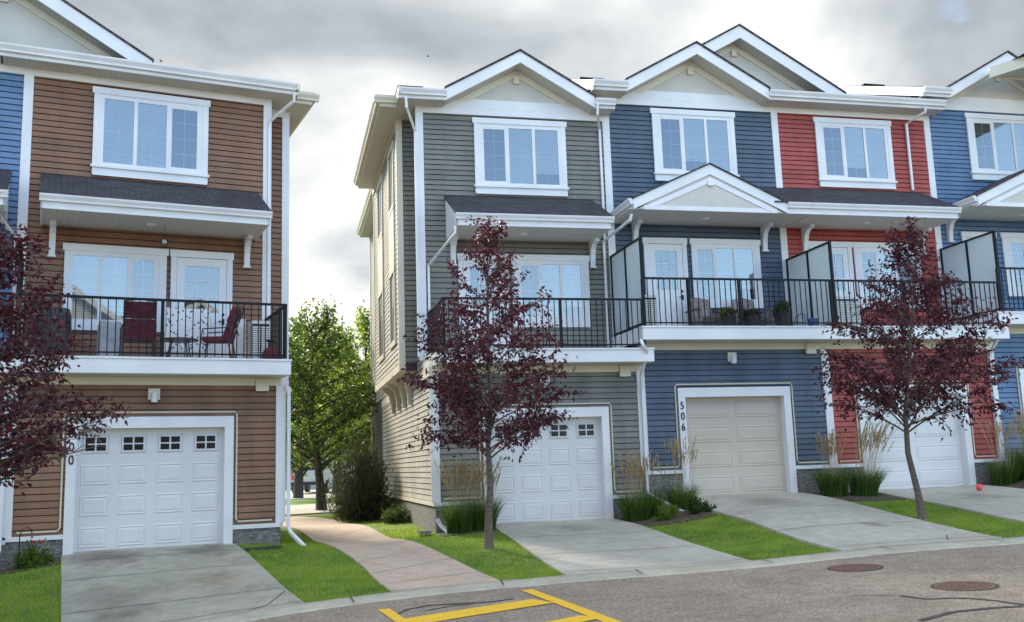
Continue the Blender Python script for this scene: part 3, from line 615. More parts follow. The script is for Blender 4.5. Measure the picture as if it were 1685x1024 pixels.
def townhouse(f, name, label, ua, ub, g, F, G, col, st, door, dmat, style, w3, l2, dr, gb=None, can=None, cgb=None, gut=(), hip=0, left_end=False, right_end=False, deck=None, rails=None, scr=None, conduit=True, br=(), xroof=None, spouts=()):
    D, U = G-.6, G+1.4
    T = Thing('townhouse', label, 'townhouse', f, (ua, G, g))
    V = M[col]; d0, d1 = door; fo0, fo1 = d0-.16, d1+.16; dh = g+2.13; ft = dh+.20
    # ground floor
    bt = F-.155
    s = MB()
    siding(s, 'y', G, ua, fo0, st, bt, zref=F); siding(s, 'y', G, fo1, ub, st, bt, zref=F); siding(s, 'y', G, fo0, fo1, ft, bt, zref=F)
    siding(s, 'y', U, ua, ub, F+.25, F+5.93, zref=F)
    T.part('siding', s, V)
    c = MB(); c.box(ua+.01, ub-.01, U+.03, U+8.2, F-.2, F+6.06); c.box(ua+.01, ub-.01, G+.22, U+8.2, g-.6, F-.02)
    c.box(ua+.01, fo0+.02, G+.022, G+.25, g-.6, F-.02); c.box(fo1-.02, ub-.01, G+.022, G+.25, g-.6, F-.02); c.box(fo0+.02, fo1-.02, G+.022, G+.25, ft-.06, F-.02)
    T.part('wall_core', c, M['gap'])
    b = MB(); b.box(ua, fo0, G-.012, G+.2, g-.7, st-.075); b.box(fo1, ub, G-.012, G+.2, g-.7, st-.075); split(T, 'foundation', b, M['stone'])
    t = MB()
    t.box(ua, fo0, G-.05, G+.01, st-.075, st); t.box(fo1, ub, G-.05, G+.01, st-.075, st)          # water table
    t.box(ua-.09, ua+.09, G-.036, G+.02, st, bt); t.box(ub-.09, ub+.09, G-.037, G+.021, st, bt) if right_end else None
    t.box(ua-.085, ua+.085, U-.036, U+.02, F+.28, F+5.92); t.box(ub-.085, ub+.085, U-.037, U+.021, F+.28, F+5.92) if right_end else None
    t.box(ua-.085, ub+(.085 if right_end else -.085), U-.042, U+.02, F+5.92, F+6.07)
    split(T, 'trim_board', t, M['white'])
    T.part('band', MB().box(ua-.1 if left_end else ua, ub, G-.042, G+.02, bt, F-.012), M['cream'])
    # garage
    fr_ = MB(); fr_.box(fo0, d0, G-.06, G+.13, g-.02, dh); fr_.box(d1, fo1, G-.06, G+.13, g-.02, dh); fr_.box(fo0-.0, fo1+.0, G-.065, G+.13, dh, ft)
    T.part('garage_frame', fr_, M['white']); garage_door(T, d0, d1, g, G+.13, M[dmat], style)
    # deck
    k0, k1 = deck or (ua, ub); dk = MB()
    dk.box(k0, k1, D, D+.04, F, F+.25); dk.box(k0+.001, k0+.041, D+.04, U, F, F+.25); dk.box(k1-.041, k1-.001, D+.04, U, F, F+.25); dk.box(k0-.015, k1+.015, D-.02, U-.03, F+.252, F+.285)
    dp = T.part('deck', dk, M['white']); T.part('soffit', MB().box(k0+.04, k1-.04, D+.04, G+.3, F-.01, F+.02), M['soffit'], dp)
    if rails: railing(T, rails[0], rails[1], D+.045, F, *rails[2:])
    if scr: screen(T, scr, D+.02, U-.03, F)
    # windows and balcony door
    g0, g1, dk3 = w3
    window(T, U, g0-.19, g1+.19, F+4.05, F+5.85, g0, g1, F+4.32, F+5.63, dk3)
    if l2: window(T, U, l2[0], l2[1], F+1.0, F+2.66, l2[2], l2[3], F+1.21, F+2.44, l2[4], sill=False)
    if dr: patio_door(T, U, dr[0], dr[1], F, F+2.66, dr[2] if len(dr) > 2 else 1)
    # eaves
    for a, b_ in gut:
        e = MB(); gutter(e, a, b_, U-.5, F+6.13, .14, .13); e.box(a, b_, U-.5, U-.46, F+6.06, F+6.27); gp = T.part('gutter', e, M['white'])
        T.part('soffit', MB().box(max(a, ua-.6 if hip < 0 else ua-.45), b_, U-.46, U+.0, F+6.06, F+6.075), M['soffit'], gp)
    if gb:
        ax, half = gb; zb = F+6.34
        gable(T, ax, half, U-.5, U, zb, .57, F, fh=.27)
        T.part('frieze', MB().box(ax-half, ax+half, U-.046, U, F+6.07, F+6.22).box(ax-half+.1, ax+half-.1, U-.03, U, F+6.22, F+6.3), M['white'])
    # main roof
    x0, x1 = xroof or (ua, ub); z0 = F+6.272; L = 4.3
    r = MB()
    if not hip:
        r.prism([(U+.08, z0-.01), (U+.08, z0+.03+SL*.6), (U-.5+L, z0+SL*L+.03), (U+8.6, z0+.5), (U+8.6, z0-.01)], x0, x1, 'x')
        for a_, b_ in gut: r.prism([(U-.53, z0-.01), (U-.53, z0+.03), (U+.079, z0+.03+SL*.6), (U+.079, z0-.01)], max(a_, x0), min(b_, x1) if b_ < x1+.3 else x1, 'x')
    else:
        a, b_ = (x0, x1); ya, yb_ = (U+.08 if gb else U-.53), U+9; hx = a+3 if hip < 0 else b_-3
        zt = z0+SL*3.2
        p = [(a, ya, z0), (b_, ya, z0), (b_, yb_, z0), (a, yb_, z0)]
        q = [((a+3.2) if hip < 0 else a, ya+3.2, zt), (b_ if hip < 0 else b_-3.2, ya+3.2, zt), (b_ if hip < 0 else b_-3.2, yb_-3.2, zt), ((a+3.2) if hip < 0 else a, yb_-3.2, zt)]
        r.face(p[::-1]); r.face(q)
        for i in range(4): j = (i+1) % 4; r.face([p[i], p[j], q[j], q[i]])
    rf = T.part('roof', r, M['shingle'])
    if not hip: T.part('roof_vent', MB().box(x0+.9, x0+1.5, U+3.3, U+3.7, z0+SL*3.8, z0+SL*3.8+.10).box(x0+.85, x0+1.55, U+3.25, U+3.75, z0+SL*3.8+.10, z0+SL*3.8+.13), M['black'], rf)
    if not hip and x0 < ua-.2:
        k = MB(); rake_side(k, x0-.03, x0-.001, U, z0+.02, SL, L); T.part('fascia', k, M['white'], rf)
        T.part('side_wall', MB().prism([(U+.1, F+5.9), (U+.1, z0-.1+SL*.6), (U-.5+L, z0+SL*L-.1), (U+8, F+5.9)], x0+.25, x0+.3, 'x'), V, rf)
    # canopy over the balcony
    if can:
        c0, c1, ends = can; yf = U-1.36; zs = F+2.99
        cm = MB(); a0 = c0
        if cgb: a0 = cgb[0]+cgb[1]
        cm.box(a0, c1, yf, yf+.04, zs-.01, zs+.15); gutter(cm, a0-(.0 if cgb else .02), c1+(.04 if ends & 2 else 0), yf, zs+.115, .12, .11)
        if ends & 1 and not cgb: cm.prism([(yf, zs-.01), (yf, zs+.2), (U, zs+.92), (U, zs-.01)], c0, c0+.035, 'x')
        if ends & 2: cm.prism([(yf, zs-.01), (yf, zs+.2), (U, zs+.92), (U, zs-.01)], c1-.035, c1, 'x')
        cp_ = T.part('canopy', cm, M['white'])
        T.part('soffit', MB().box(c0+.036, c1-(.036 if ends & 2 else 0), yf+.04, U-.02, zs, zs+.02), M['soffit'], cp_)
        rr = MB(); rr.prism([(yf-.05, zs+.235), (yf-.05, zs+.26), (U-.02, zs+1.01), (U-.02, zs+.93)], (a0 if not cgb else a0-.3)-.02, c1+(.03 if ends & 2 else 0), 'x')
        T.part('shingle_roof', rr, M['shingle'], cp_)
        if cgb:
            ax, half = cgb; slope = .46; zb = zs+.22
            f_ = MB()
            za = zb+half*slope
            for s_ in (-1, 1): f_.prism([(ax+s_*half, zb), (ax, za), (ax, za-.23), (ax+s_*half, zb-.23)], yf-.02, yf+.03, 'y')
            f_.box(ax-half+.25, ax+half-.25, yf+.005, yf+.04, zs-.01, zs+.09)
            for s_ in (-1, 1): f_.prism([(ax+s_*(half-.35), zb-.12), (ax, za-.30), (ax, za-.42), (ax+s_*(half-.35), zb-.24)], yf-.005, yf+.035, 'y')
            f_.box(ax-.07, ax+.07, yf-.04, yf, za-.50, za-.36)
            gutter_side(f_, yf, U, ax-half, zs+.10, -1); gutter_side(f_, yf, yf+.06, ax+half, zs+.10, 1)
            f_.box(ax-half, ax-half+.03, yf+.03, U, zs-.01, zs+.2)
            gp = T.part('canopy_gable', f_, M['white'])
            T.part('gable_panel', MB().prism([(ax-half+.1, zs+.0), (ax+half-.1, zs+.0), (ax, za-.1)], yf+.012, yf+.026, 'y'), M['panel'], gp)
            r2 = MB()
            for s_ in (-1, 1): r2.prism([(ax+s_*(half+.03), zb-.01), (ax, za+.002), (ax, za+.035), (ax+s_*(half+.03), zb+.025)], yf-.05, U-.02, 'y')
            T.part('shingle_roof', r2, M['shingle'], gp)
        for x in br: bracket(T, x, U, F)
        T.part('ceiling_light', MB().lathe([(.0, -.03), (.07, -.028), (.09, -.012), (.095, 0)], ((c0+c1)/2-.1, U-.7, zs), 16), M['white'], cp_, smooth=True)
    if conduit:
        zb_ = st+.06; mb = MB()
        pts = [(ua+.16, G-.035, zb_), (fo0-.10, G-.035, zb_), (fo0-.055, G-.035, zb_+.05), (fo0-.055, G-.035, ft+.03), (fo0-.02, G-.035, ft+.075), (fo1+.02, G-.035, ft+.075), (fo1+.06, G-.035, ft+.03), (fo1+.06, G-.035, zb_+.05), (fo1+.10, G-.035, zb_), (ub-.16, G-.035, zb_)]
        mb.tube(pts, .017, 6); T.part('cable', mb, M['cable'])
    lx = (d0+d1)/2; lz = F-.42
    la = MB().box(lx-.10, lx+.10, G-.06, G, lz, lz+.2); T.part('wall_lamp', la, M['cream'])
    lb = MB().tube([(lx, G-.10, lz+.12), (lx, G-.12, lz-.02)], .045, 10); lb.lathe([(0, 0), (.05, .0), (.06, .03), (.05, .07)], (lx, G-.11, lz-.05), 12); T.part('lamp_head', lb, M['white'])
    vx = ub-.36 if not style == 'mirror' else ua+.3
    T.part('vent_hood', MB().box(vx-.12, vx+.12, G-.10, G-.04, F-.26, F-.02).box(vx-.10, vx+.10, G-.13, G-.10, F-.10, F-.05).box(vx-.10, vx+.10, G-.13, G-.10, F-.17, F-.13), M['cream'])
    for p in spouts: downspout(T, p)
    return T
GR, GL = 19.6, 18.6
brown = townhouse('L', 'brown', 'brown townhouse numbered 500 with a white panelled garage door, left of the pink path', -.47, 4.07, .35, 3.40, GL, 'brown', .70, (.56, 3.04), 'door', 'short', (.88, 2.67, 2), (.27, 2.11, .43, 1.9, 2), (2.19, 3.38, 1), can=(-.17, 3.85, 3), br=(.05, 3.66), gut=((-.95, 4.62),), hip=1, right_end=True, deck=(-.47, 4.13), rails=(-.45, 4.05, 4.05, (1.86,)), xroof=(-.47, 4.6), scr=-.44)
digits(brown, '500', .48, (2.33, 2.09, 1.87), GL-.06, .16)
nblue = townhouse('L', 'blue', 'blue townhouse at the left edge beyond the brown one, half hidden by purple leaves', -4.95, -.47, .2, 3.40, GL, 'blue', .66, (-4.0, -1.6), 'door', 'short', (-3.7, -1.95, 0), (-2.6, -.9, -2.45, -1.05, 0), (-4.2, -3.1, 1), gb=(-2.95, 1.86), can=(-4.8, -.72, 3), br=(-4.5, -1.0), cgb=(-2.9, 1.85), gut=((-5.3, -4.81), (-1.09, -.95)), deck=(-4.95, -.47), rails=(-4.95, -.5))
green = townhouse('R', 'green', 'grey-green end townhouse with a gable and a tall pale side wall along the path', 2.98, 7.42, .43, 3.65, GR, 'green', .93, (4.11, 6.50), 'door', 'short', (4.42, 6.21, 0), (5.01, 6.82, 5.20, 6.62, 0), (3.79, 4.94, 1), gb=(5.27, 1.74), can=(3.54, 6.97, 3), br=(3.68, 6.92), gut=((2.45, 3.53), (7.01, 7.5)), hip=-1, left_end=True, deck=(2.97, 7.53), rails=(3.1, 7.36, 3.1, (5.55,)), xroof=(2.52, 7.45))
navy = townhouse('R', 'navy', 'navy townhouse numbered 506 with a tan garage door, between the grey-green and red ones', 7.42, 11.82, .80, 4.11, GR, 'navy', 1.40, (8.40, 10.72), 'tan', 'long', (8.77, 10.52, 0), (9.38, 11.14, 9.51, 10.95, 0), (8.19, 9.26, 1), gb=(9.65, 1.82), can=(7.38, 11.82, 1), br=(7.99, 11.28), cgb=(9.36, 1.86), gut=((6.98, 7.83), (11.47, 11.82)), deck=(7.31, 11.82), rails=(7.35, 11.8, None, (8.41, 9.58)), scr=7.38, xroof=(7.05, 11.82))
digits(navy, '506', 8.315, (2.68, 2.45, 2.22), GR-.06, .16)
redh = townhouse('R', 'red', 'red townhouse with a white garage door behind the right-hand purple tree', 11.82, 16.13, .79, 4.11, GR, 'red', 1.40, (12.7, 15.2), 'door', 'long', (13.10, 14.84, 0), (13.68, 15.52, 13.86, 15.28, 0), (12.47, 13.62, 1), can=(11.82, 15.72, 2), br=(12.37, 15.6), gut=((11.82, 16.34),), deck=(11.82, 16.22), rails=(11.84, 16.12, None, (13.6,)), scr=11.85, xroof=(11.82, 16.13))
bblue = townhouse('R', 'blue', 'bright blue townhouse cut off by the right edge, stepped up from the red one', 16.13, 20.45, 1.13, 4.45, GR, 'blue', 1.40, (17.0, 19.4), 'door', 'long', (17.5, 19.28, 0), (17.98, 19.8, 18.2, 19.6, 0), (16.8, 17.8, 1), gb=(18.42, 1.86), can=(16.1, 20.4, 3), br=(16.45, 20.0), cgb=(18.2, 1.9), gut=((15.75, 16.55), (20.29, 20.5)), deck=(16.0, 20.45), rails=(16.1, 20.4, None, (18.3,)), scr=16.15, xroof=(15.82, 20.45))
# bargeboard gables standing further back on the roofs
gable(navy, 11.6, 2.93, 22.0, 22.45, 11.09, .577, 4.11, fh=.33, back=4, name='rear_gable')
gable(nblue, -1.05, 2.93, 21.5, 21.95, 10.60, .577, 3.4, fh=.33, back=4, name='rear_gable')
# downspouts
downspout(green, [(2.62, 20.47, 9.74), (2.64, 20.5, 9.5), (2.88, 20.93, 9.1), (2.88, 20.93, 8.6), (2.88, 20.93, 4.0)])
downspout(green, [(7.05, 20.42, 9.8), (7.05, 20.46, 9.55), (7.24, 20.93, 9.35), (7.24, 20.93, 6.7)], .035)
downspout(green, [(3.5, 19.6, 6.6), (3.5, 19.62, 6.45), (3.12, 20.93, 6.02), (3.12, 20.93, 4.0)], .035)
downspout(green, [(7.22, 18.93, 4.1), (7.26, 18.9, 3.98), (7.36, 18.95, 3.9), (7.38, 19.4, 3.4), (7.42, 19.5, 3.1), (7.42, 19.51, .95), (7.6, 19.35, .8), (8.0, 18.7, .5)])
downspout(navy, [(7.45, 19.66, 6.98), (7.42, 19.7, 6.85), (7.2, 20.9, 6.65), (7.2, 20.91, 4.2)], .038)
downspout(redh, [(15.72, 20.4, 10.2), (15.72, 20.45, 10.05), (15.5, 20.93, 9.9), (15.5, 20.93, 8.15)], .038)
downspout(redh, [(16.05, 18.93, 4.5), (16.05, 18.92, 4.35), (16.0, 19.3, 3.95), (16.05, 19.5, 3.8), (16.05, 19.51, 1.2)])
downspout(brown, [(4.5, 19.38, 9.45), (4.5, 19.42, 9.28), (4.12, 19.9, 8.97), (4.10, 19.93, 8.8), (4.10, 19.93, 3.75)], .036)
downspout(brown, [(4.16, 18.5, 3.25), (4.2, 18.49, 3.1), (4.2, 18.49, .62), (4.23, 18.45, .52), (4.36, 17.9, .28)], .042)
downspout(nblue, [(-1.0, 18.7, 6.45), (-.95, 18.9, 6.4), (-.56, 19.93, 6.1), (-.52, 19.93, 3.7)], .04)
downspout(nblue, [(-.55, 18.5, 3.3), (-.55, 18.5, .5), (-.58, 18.4, .42), (-.75, 17.9, .28)], .042)
downspout(green, [(2.98, 19.45, .62), (3.03, 19.4, .5), (3.16, 18.95, .33)], .042)
green.part('splash_block', MB().box(2.62, 2.84, 19.35, 19.8, .34, .40), M['stone'])
# side walls: grey-green end wall and cantilevered bay, sunlight painted in as pale siding
Fg = 3.65; V = M['sand']  # lighter vinyl puts the sun on this side into the colour
s = MB(); siding(s, 'x', 2.98, 19.6, 30, .93, Fg+.1, -1); siding(s, 'x', 2.98, 21.0, 21.95, Fg+.1, 9.72, -1); siding(s, 'x', 2.98, 28, 33.6, Fg+.1, 9.72, -1)
siding(s, 'x', 2.6, 21.95, 28.0, 3.97, 9.72, -1)
green.part('side_siding', s, V)
green.part('wall_core', MB().box(2.99, 3.4, 19.8, 34, -.2, 3.6).box(2.99, 3.4, 21.05, 34, 3.6, 9.68).box(2.62, 3.0, 21.97, 27.98, 3.8, 9.7), M['gap'])
green.part('foundation', MB().box(2.972, 3.2, 19.63, 34, -.2, .855), M['stone'])
s = MB(); siding(s, 'y', 21.95, 2.68, 2.98, 3.97, 9.72, -1, zref=Fg); green.part('siding', s, M['green'])
t = MB()
t.box(2.93, 2.985, 19.57, 34, .855, .93); t.box(2.945, 2.985, 19.58, 19.74, .93, 3.49); t.box(2.56, 2.70, 21.91, 21.955, 3.80, 9.73); t.box(2.565, 2.605, 21.955, 22.1, 3.80, 9.73)
t.box(2.57, 2.605, 22.1, 28.02, 3.80, 3.98); t.box(2.57, 2.605, 27.9, 28.02, 3.98, 9.72); t.box(2.55, 2.60, 22.1, 28, 9.58, 9.73); t.box(2.945, 2.985, 19.74, 30, 3.49, 3.66); t.box(2.94, 2.985, 33.5, 33.65, .93, 9.7)
t.box(2.95, 2.985, 21.0, 21.14, 3.93, 9.7)
split(green, 'trim_board', t, M['cream'])  # cream here is white side trim with warm sunlight painted in
green.part('bay_floor', MB().box(2.61, 2.98, 21.98, 27.98, 3.79, 3.82), M['cream'])
for y in (23.0, 24.1, 25.3, 26.6):
    mb = MB(); mb.prism([(2.975, 3.79), (2.66, 3.79), (2.66, 3.70), (2.80, 3.60), (2.86, 3.35), (2.88, 3.1), (2.975, 3.1)], y-.05, y+.05, 'y'); green.part('bracket', mb, M['cream'])
for (ya, yb2, z0, z1) in ((22.65, 23.75, 4.62, 6.25), (25.35, 26.65, 4.6, 6.25), (22.65, 23.75, 7.9, 9.3), (25.35, 26.65, 7.9, 9.3)):
    m = MB(); x = 2.6
    m.box(x-.05, x, ya-.02, ya+.1, z0, z1); m.box(x-.05, x, yb2-.1, yb2+.02, z0, z1); m.box(x-.055, x, ya-.04, yb2+.04, z1, z1+.14); m.box(x-.055, x, ya-.04, yb2+.04, z0-.12, z0)
    m.box(x-.03, x, ya+.1, ya+.14, z0, z1); m.box(x-.03, x, yb2-.14, yb2-.1, z0, z1); m.box(x-.028, x, (ya+yb2)/2-.03, (ya+yb2)/2+.03, z0, z1)
    ww = green.part('window', m, M['cream']); pq = MB(); pq.face([(x-.02, yb2-.14, z0), (x-.02, ya+.14, z0), (x-.02, ya+.14, z1), (x-.02, yb2-.14, z1)]); green.part('pane', pq, M['glass'], ww); green.part('blind', MB().box(x-.012, x-.008, ya+.14, yb2-.14, z0, z1), M['blind'], ww)
for ya, yb2 in ((22.65, 23.75), (25.35, 26.65)): green.part('window_panel', MB().box(2.555, 2.6, ya, yb2, 6.40, 7.77), M['cream'])
green.part('hose_bib', MB().box(2.93, 2.98, 23.4, 23.5, 2.1, 2.2).tube([(2.95, 23.45, 2.15), (2.88, 23.45, 2.15), (2.87, 23.45, 2.05)], .012), M['black'])
# side eaves of the end houses
e = MB(); gutter_side(e, 21.1, 27.7, 2.10, 9.79, -1, .14, .13); e.box(2.10, 2.14, 21.14, 27.7, 9.72, 9.93); gutter(e, 1.97, 2.52, 21.1, 9.79, .14, .13); e.box(2.10, 2.5, 21.1, 21.14, 9.72, 9.93)
gutter_side(e, 20.37, 21.1, 2.5, 9.79, -1, .14, .05); gutter_side(e, 27.75, 33.8, 2.62, 9.79, -1, .14, .13); e.box(2.62, 2.66, 27.7, 33.8, 9.72, 9.93)
ep = green.part('side_gutter', e, M['cream'])  # cream puts warm sunlight into the white gutters' colour
green.part('soffit', MB().box(2.14, 2.62, 21.14, 27.72, 9.715, 9.735).box(2.5, 3.0, 20.54, 21.14, 9.716, 9.736).box(2.6, 3.0, 21.0, 21.95, 9.717, 9.737).box(2.66, 2.99, 27.72, 33.8, 9.716, 9.736), M['soffit'], ep)
green.part('roof_edge', MB().box(2.02, 3, 21.05, 27.75, 9.93, 9.97).box(2.44, 3, 20.42, 21.05, 9.925, 9.965).box(2.55, 3.2, 27.75, 33.8, 9.928, 9.968), M['shingle'])
# brown house: right-hand side
s = MB(); siding(s, 'x', 4.07, 18.6, 30, .70, 3.3, 1); siding(s, 'x', 4.07, 20.0, 20.55, 3.4, 9.36, 1); siding(s, 'x', 4.62, 20.55, 28, 3.4, 9.36, 1)
siding(s, 'y', 20.55, 4.07, 4.50, 3.4, 9.36, -1, zref=3.4); brown.part('side_siding', s, M['brown'])
brown.part('wall_core', MB().box(3.6, 4.06, 18.7, 30, -.2, 3.3).box(3.6, 4.06, 20.05, 30, 3.3, 9.4).box(4.0, 4.61, 20.58, 28, 3.3, 9.4), M['gap'])
brown.part('foundation', MB().box(3.9, 4.082, 18.62, 30, -.2, .625), M['stone'])
t = MB().box(4.50, 4.655, 20.51, 20.56, 3.4, 9.46).box(4.62, 4.66, 20.56, 20.70, 3.4, 9.46).box(4.07, 4.11, 18.62, 18.75, .7, 3.3).box(4.0, 4.7, 20.50, 28.05, 3.28, 3.4).box(4.02, 4.66, 20.5, 20.56, 9.30, 9.46).box(4.07, 4.12, 18.6, 30, .625, .70)
split(brown, 'trim_board', t, M['white'])
e = MB(); gutter_side(e, 19.95, 28.5, 5.02, 9.53, 1, .14, .13); e.box(4.98, 5.02, 19.99, 28.5, 9.46, 9.67); gutter(e, 4.62, 5.15, 19.95, 9.53, .14, .13); e.box(4.6, 5.02, 19.95, 19.99, 9.46, 9.67); gutter_side(e, 19.37, 19.95, 4.56, 9.53, 1, .14, .06)
ep = brown.part('side_gutter', e, M['cream'])  # warm sunlight painted in as cream on white side gutters
brown.part('soffit', MB().box(4.6, 4.98, 19.99, 28.5, 9.455, 9.475).box(4.05, 4.6, 19.54, 20.55, 9.456, 9.476), M['soffit'], ep)
brown.part('roof_edge', MB().box(4.0, 5.1, 19.9, 28.5, 9.67, 9.71), M['shingle'])
# eave corner of the next house, sunlight painted in as cream, top right
EU, EW = 17.75, 20.05
T = Thing('townhouse', 'sunlit-cream eave corner of the next house, cut off at the top right of the frame', 'townhouse', 'R', (20.5, 17.0, 1.1))
ed = Vector((.30, -1.0)).normalized()
T.part('wall', MB().box(20.6, 25, 19.2, 27, 0, 10.4), M['sand'])
def skew(pts, z0, z1):
    mb = MB(); mb.prism(pts, z0, z1, 'z'); return mb
a = Vector((17.55, 20.2)); b = a+Vector((1.35, -2.6)); c = Vector((20.6, 16.4)); d = Vector((20.6, 20.3))
T.part('soffit', skew([tuple(a+Vector((.12, 0))), tuple(b+Vector((.12, 0))), tuple(c), tuple(d)], 11.02, 11.05), M['soffit'])
T.part('gutter', skew([tuple(a), tuple(b), tuple(b+Vector((.13, 0))), tuple(a+Vector((.13, 0)))], 10.98, 11.26).prism([(a.x, 10.98), (a.x, 11.24), (20.6, 11.24), (20.6, 10.98)], a.y, a.y+.04, 'y'), M['cream'])
T.part('roof', MB().prism([(17.8, 11.25), (20.6, 11.6), (20.6, 11.25)], 19.0, 20.1, 'y'), M['shingle'])
# ---------------------------------------------------------------- foliage
def leaf_obj(name, P, D, ln, wd, mats, parent, weights=None, fold=.25, org=(0, 0, 0)):
    n = len(P); P = np.asarray(P)-np.asarray(org); D = D/np.linalg.norm(D, axis=1, keepdims=True)
    r = RNG.normal(size=(n, 3)); Sd = np.cross(D, r); Sd /= np.linalg.norm(Sd, axis=1, keepdims=True)+1e-9; Nn = np.cross(D, Sd)
    L = ln*(.65+.6*RNG.random((n, 1))); Wd = wd*(.7+.5*RNG.random((n, 1)))
    V = np.empty((n, 4, 3)); V[:, 0] = P; V[:, 1] = P+D*L*.45+Sd*Wd*.5+Nn*Wd*fold; V[:, 2] = P+D*L; V[:, 3] = P+D*L*.45-Sd*Wd*.5+Nn*Wd*fold
    me = bpy.data.meshes.new(name); b = np.arange(n)*4
    F = np.stack([b, b+1, b+2, b, b+2, b+3], -1).reshape(-1)
    me.vertices.add(n*4); me.vertices.foreach_set('co', V.ravel()); me.loops.add(n*6); me.loops.foreach_set('vertex_index', F)
    me.polygons.add(n*2); me.polygons.foreach_set('loop_start', np.arange(0, n*6, 3))
    for m in mats: me.materials.append(m)
    k = RNG.choice(len(mats), n, p=weights); me.polygons.foreach_set('material_index', np.repeat(k, 2)); me.update(calc_edges=True)
    o = bpy.data.objects.new(name, me); COL.objects.link(o)
    if parent: o.parent = parent
    return o
def bez(p0, p1, p2, n): return [p0*(1-t)**2+p1*2*t*(1-t)+p2*t*t for t in [i/n for i in range(n+1)]]
def tree(label, base, trunkpts, env, zlo, nlimb, nsub, leafstep, ln, wd, mats, bark, r0, droop=.5, group=None, weights=None, subl=.45, seed=1, crownc=(0, 0), limbs_at=None, rise=(.5, 1.1), twigs=True, name='tree', skip=None, cut=None):
    """env: list of (z, radius); base in world coords; trunkpts relative to base"""
    rnd = random.Random(seed); EZ = [e[0] for e in env]; ER = [e[1] for e in env]; ztop = EZ[-1]
    T = LThing(name, label, 'tree', 'W', tuple(base), group); tb = MB()
    tp = [Vector(p) for p in trunkpts]; K = len(tp)
    rad = [r0*(1-.93*i/(K-1)) for i in range(K)]; rad[0] = r0*1.25
    tb.tube(tp, rad, 10, r1=0)
    def trunk_at(z):
        for a, b in zip(tp, tp[1:]):
            if a.z <= z <= b.z: return a.lerp(b, (z-a.z)/(b.z-a.z))
        return tp[-1].copy()
    LP, LD = [], []
    def put(p, d, k=1):
        for _ in range(k):
            LP.append(tuple(p+Vector((rnd.gauss(0, .015), rnd.gauss(0, .015), rnd.gauss(0, .015)))))
            v = d*.5+Vector((rnd.gauss(0, .6), rnd.gauss(0, .6), rnd.gauss(0, .45)-droop)); LD.append(tuple(v))
    for i in range(nlimb):
        fz = (i+.5)/nlimb; hs = zlo+(ztop-zlo)*(fz**(1.15 if r0 > .15 else 1.45))*.86; az = i*2.399+rnd.uniform(-.4, .4); s = trunk_at(hs)
        he = min(ztop-.1, hs+rnd.uniform(*rise)*(1-.35*fz)+rnd.uniform(-.25, .1)); R = np.interp(he, EZ, ER)*rnd.uniform(.6, 1.0)
        e = Vector((crownc[0]*he/ztop+R*math.cos(az), crownc[1]+R*math.sin(az), he)); mid = s.lerp(e, .45)+Vector((0, 0, (.10 if droop < .7 else .3)*R))
        if skip and skip(e): continue
        lb = bez(s, mid, e, 8); rr = max(.008, rad[0]*(.24 if r0 > .15 else .20)*(1-fz*.6)); tb.tube(lb, [rr*(1-.85*k/8)+.002 for k in range(9)], 5, r1=0, cap=False)
        for j in range(max(4, int(nsub*(.35+.75*R/max(ER))))):
            t = .22+.78*(j+rnd.random()*.8)/max(4, int(nsub*(.35+.75*R/max(ER)))); t = min(t, 1); k = min(7, int(t*8)); p = lb[k].lerp(lb[k+1], t*8-k if t < 1 else 1)
            out = (lb[k+1]-lb[k]).normalized(); d = (out+Vector((rnd.gauss(0, .75), rnd.gauss(0, .75), rnd.gauss(.12, .55)))).normalized()
            l = subl*rnd.uniform(.5, 1.25)*(1.0 if t < .9 else .8); q = p+d*l
            rq = math.hypot(q.x-crownc[0]*q.z/ztop, q.y-crownc[1]); mxr = np.interp(q.z, EZ, ER)+.08
            if rq > mxr: q.x = crownc[0]*q.z/ztop+(q.x-crownc[0]*q.z/ztop)*mxr/rq; q.y *= mxr/rq
            if q.z < EZ[0]: q.z = EZ[0]+rnd.random()*.2
            sb = bez(p, p.lerp(q, .5)+Vector((0, 0, .07*l)), q-Vector((0, 0, .12*l*droop)), 4)
            if twigs: tb.tube(sb, .006 if r0 < .15 else .012, 3, r1=.002, cap=False)
            dist = 0; tot = sum((b-a).length for a, b in zip(sb, sb[1:])); nn = max(3, int(tot/leafstep))
            for m_ in range(nn):
                tt = (m_+rnd.random())/nn*4; kk = min(3, int(tt)); pp = sb[kk].lerp(sb[kk+1], tt-kk)
                put(pp, (sb[kk+1]-sb[kk]).normalized(), 1)
                if rnd.random() < .5:
                    o = Vector((rnd.gauss(0, 1), rnd.gauss(0, 1), rnd.gauss(0, .8)))*(.05+.10*subl); put(pp+o, o.normalized(), 1)
    T.part('trunk', tb, bark, smooth=True)
    LP, LD = np.array(LP), np.array(LD)
    if cut: kp = ~cut(LP+np.array(base)); LP, LD = LP[kp], LD[kp]
    leaf_obj('crown', LP, LD, ln, wd, mats, T.r, weights)
    return T, len(LP)
g_ = 'purple-leaved trees on the front lawns'
bz = lambda f, u, v: (*xy(f, u, v), hz(f, u, v)-.02)
PW = [.38, .30, .17, .15]
_, n1 = tree('slim purple-leaved tree on the lawn in front of the grey-green house', bz('R', 3.41, 16.6), [(0, 0, 0), (.01, 0, .5), (.06, 0, 1.1), (.03, 0, 1.7), (.10, 0, 2.3), (.08, .05, 3.2), (.10, 0, 4.2), (.12, 0, 5.0), (.16, 0, 5.75)],
     [(1.35, .5), (1.7, 1.05), (2.2, 1.45), (2.9, 1.65), (3.5, 1.62), (4.1, 1.35), (4.5, 1.0), (4.95, .6), (5.4, .35), (5.8, .2)], 1.5, 48, 15, .030, .10, .045, PURPLE, M['bark'], .070, .55, g_, PW, .42, 3, (.12, 0))
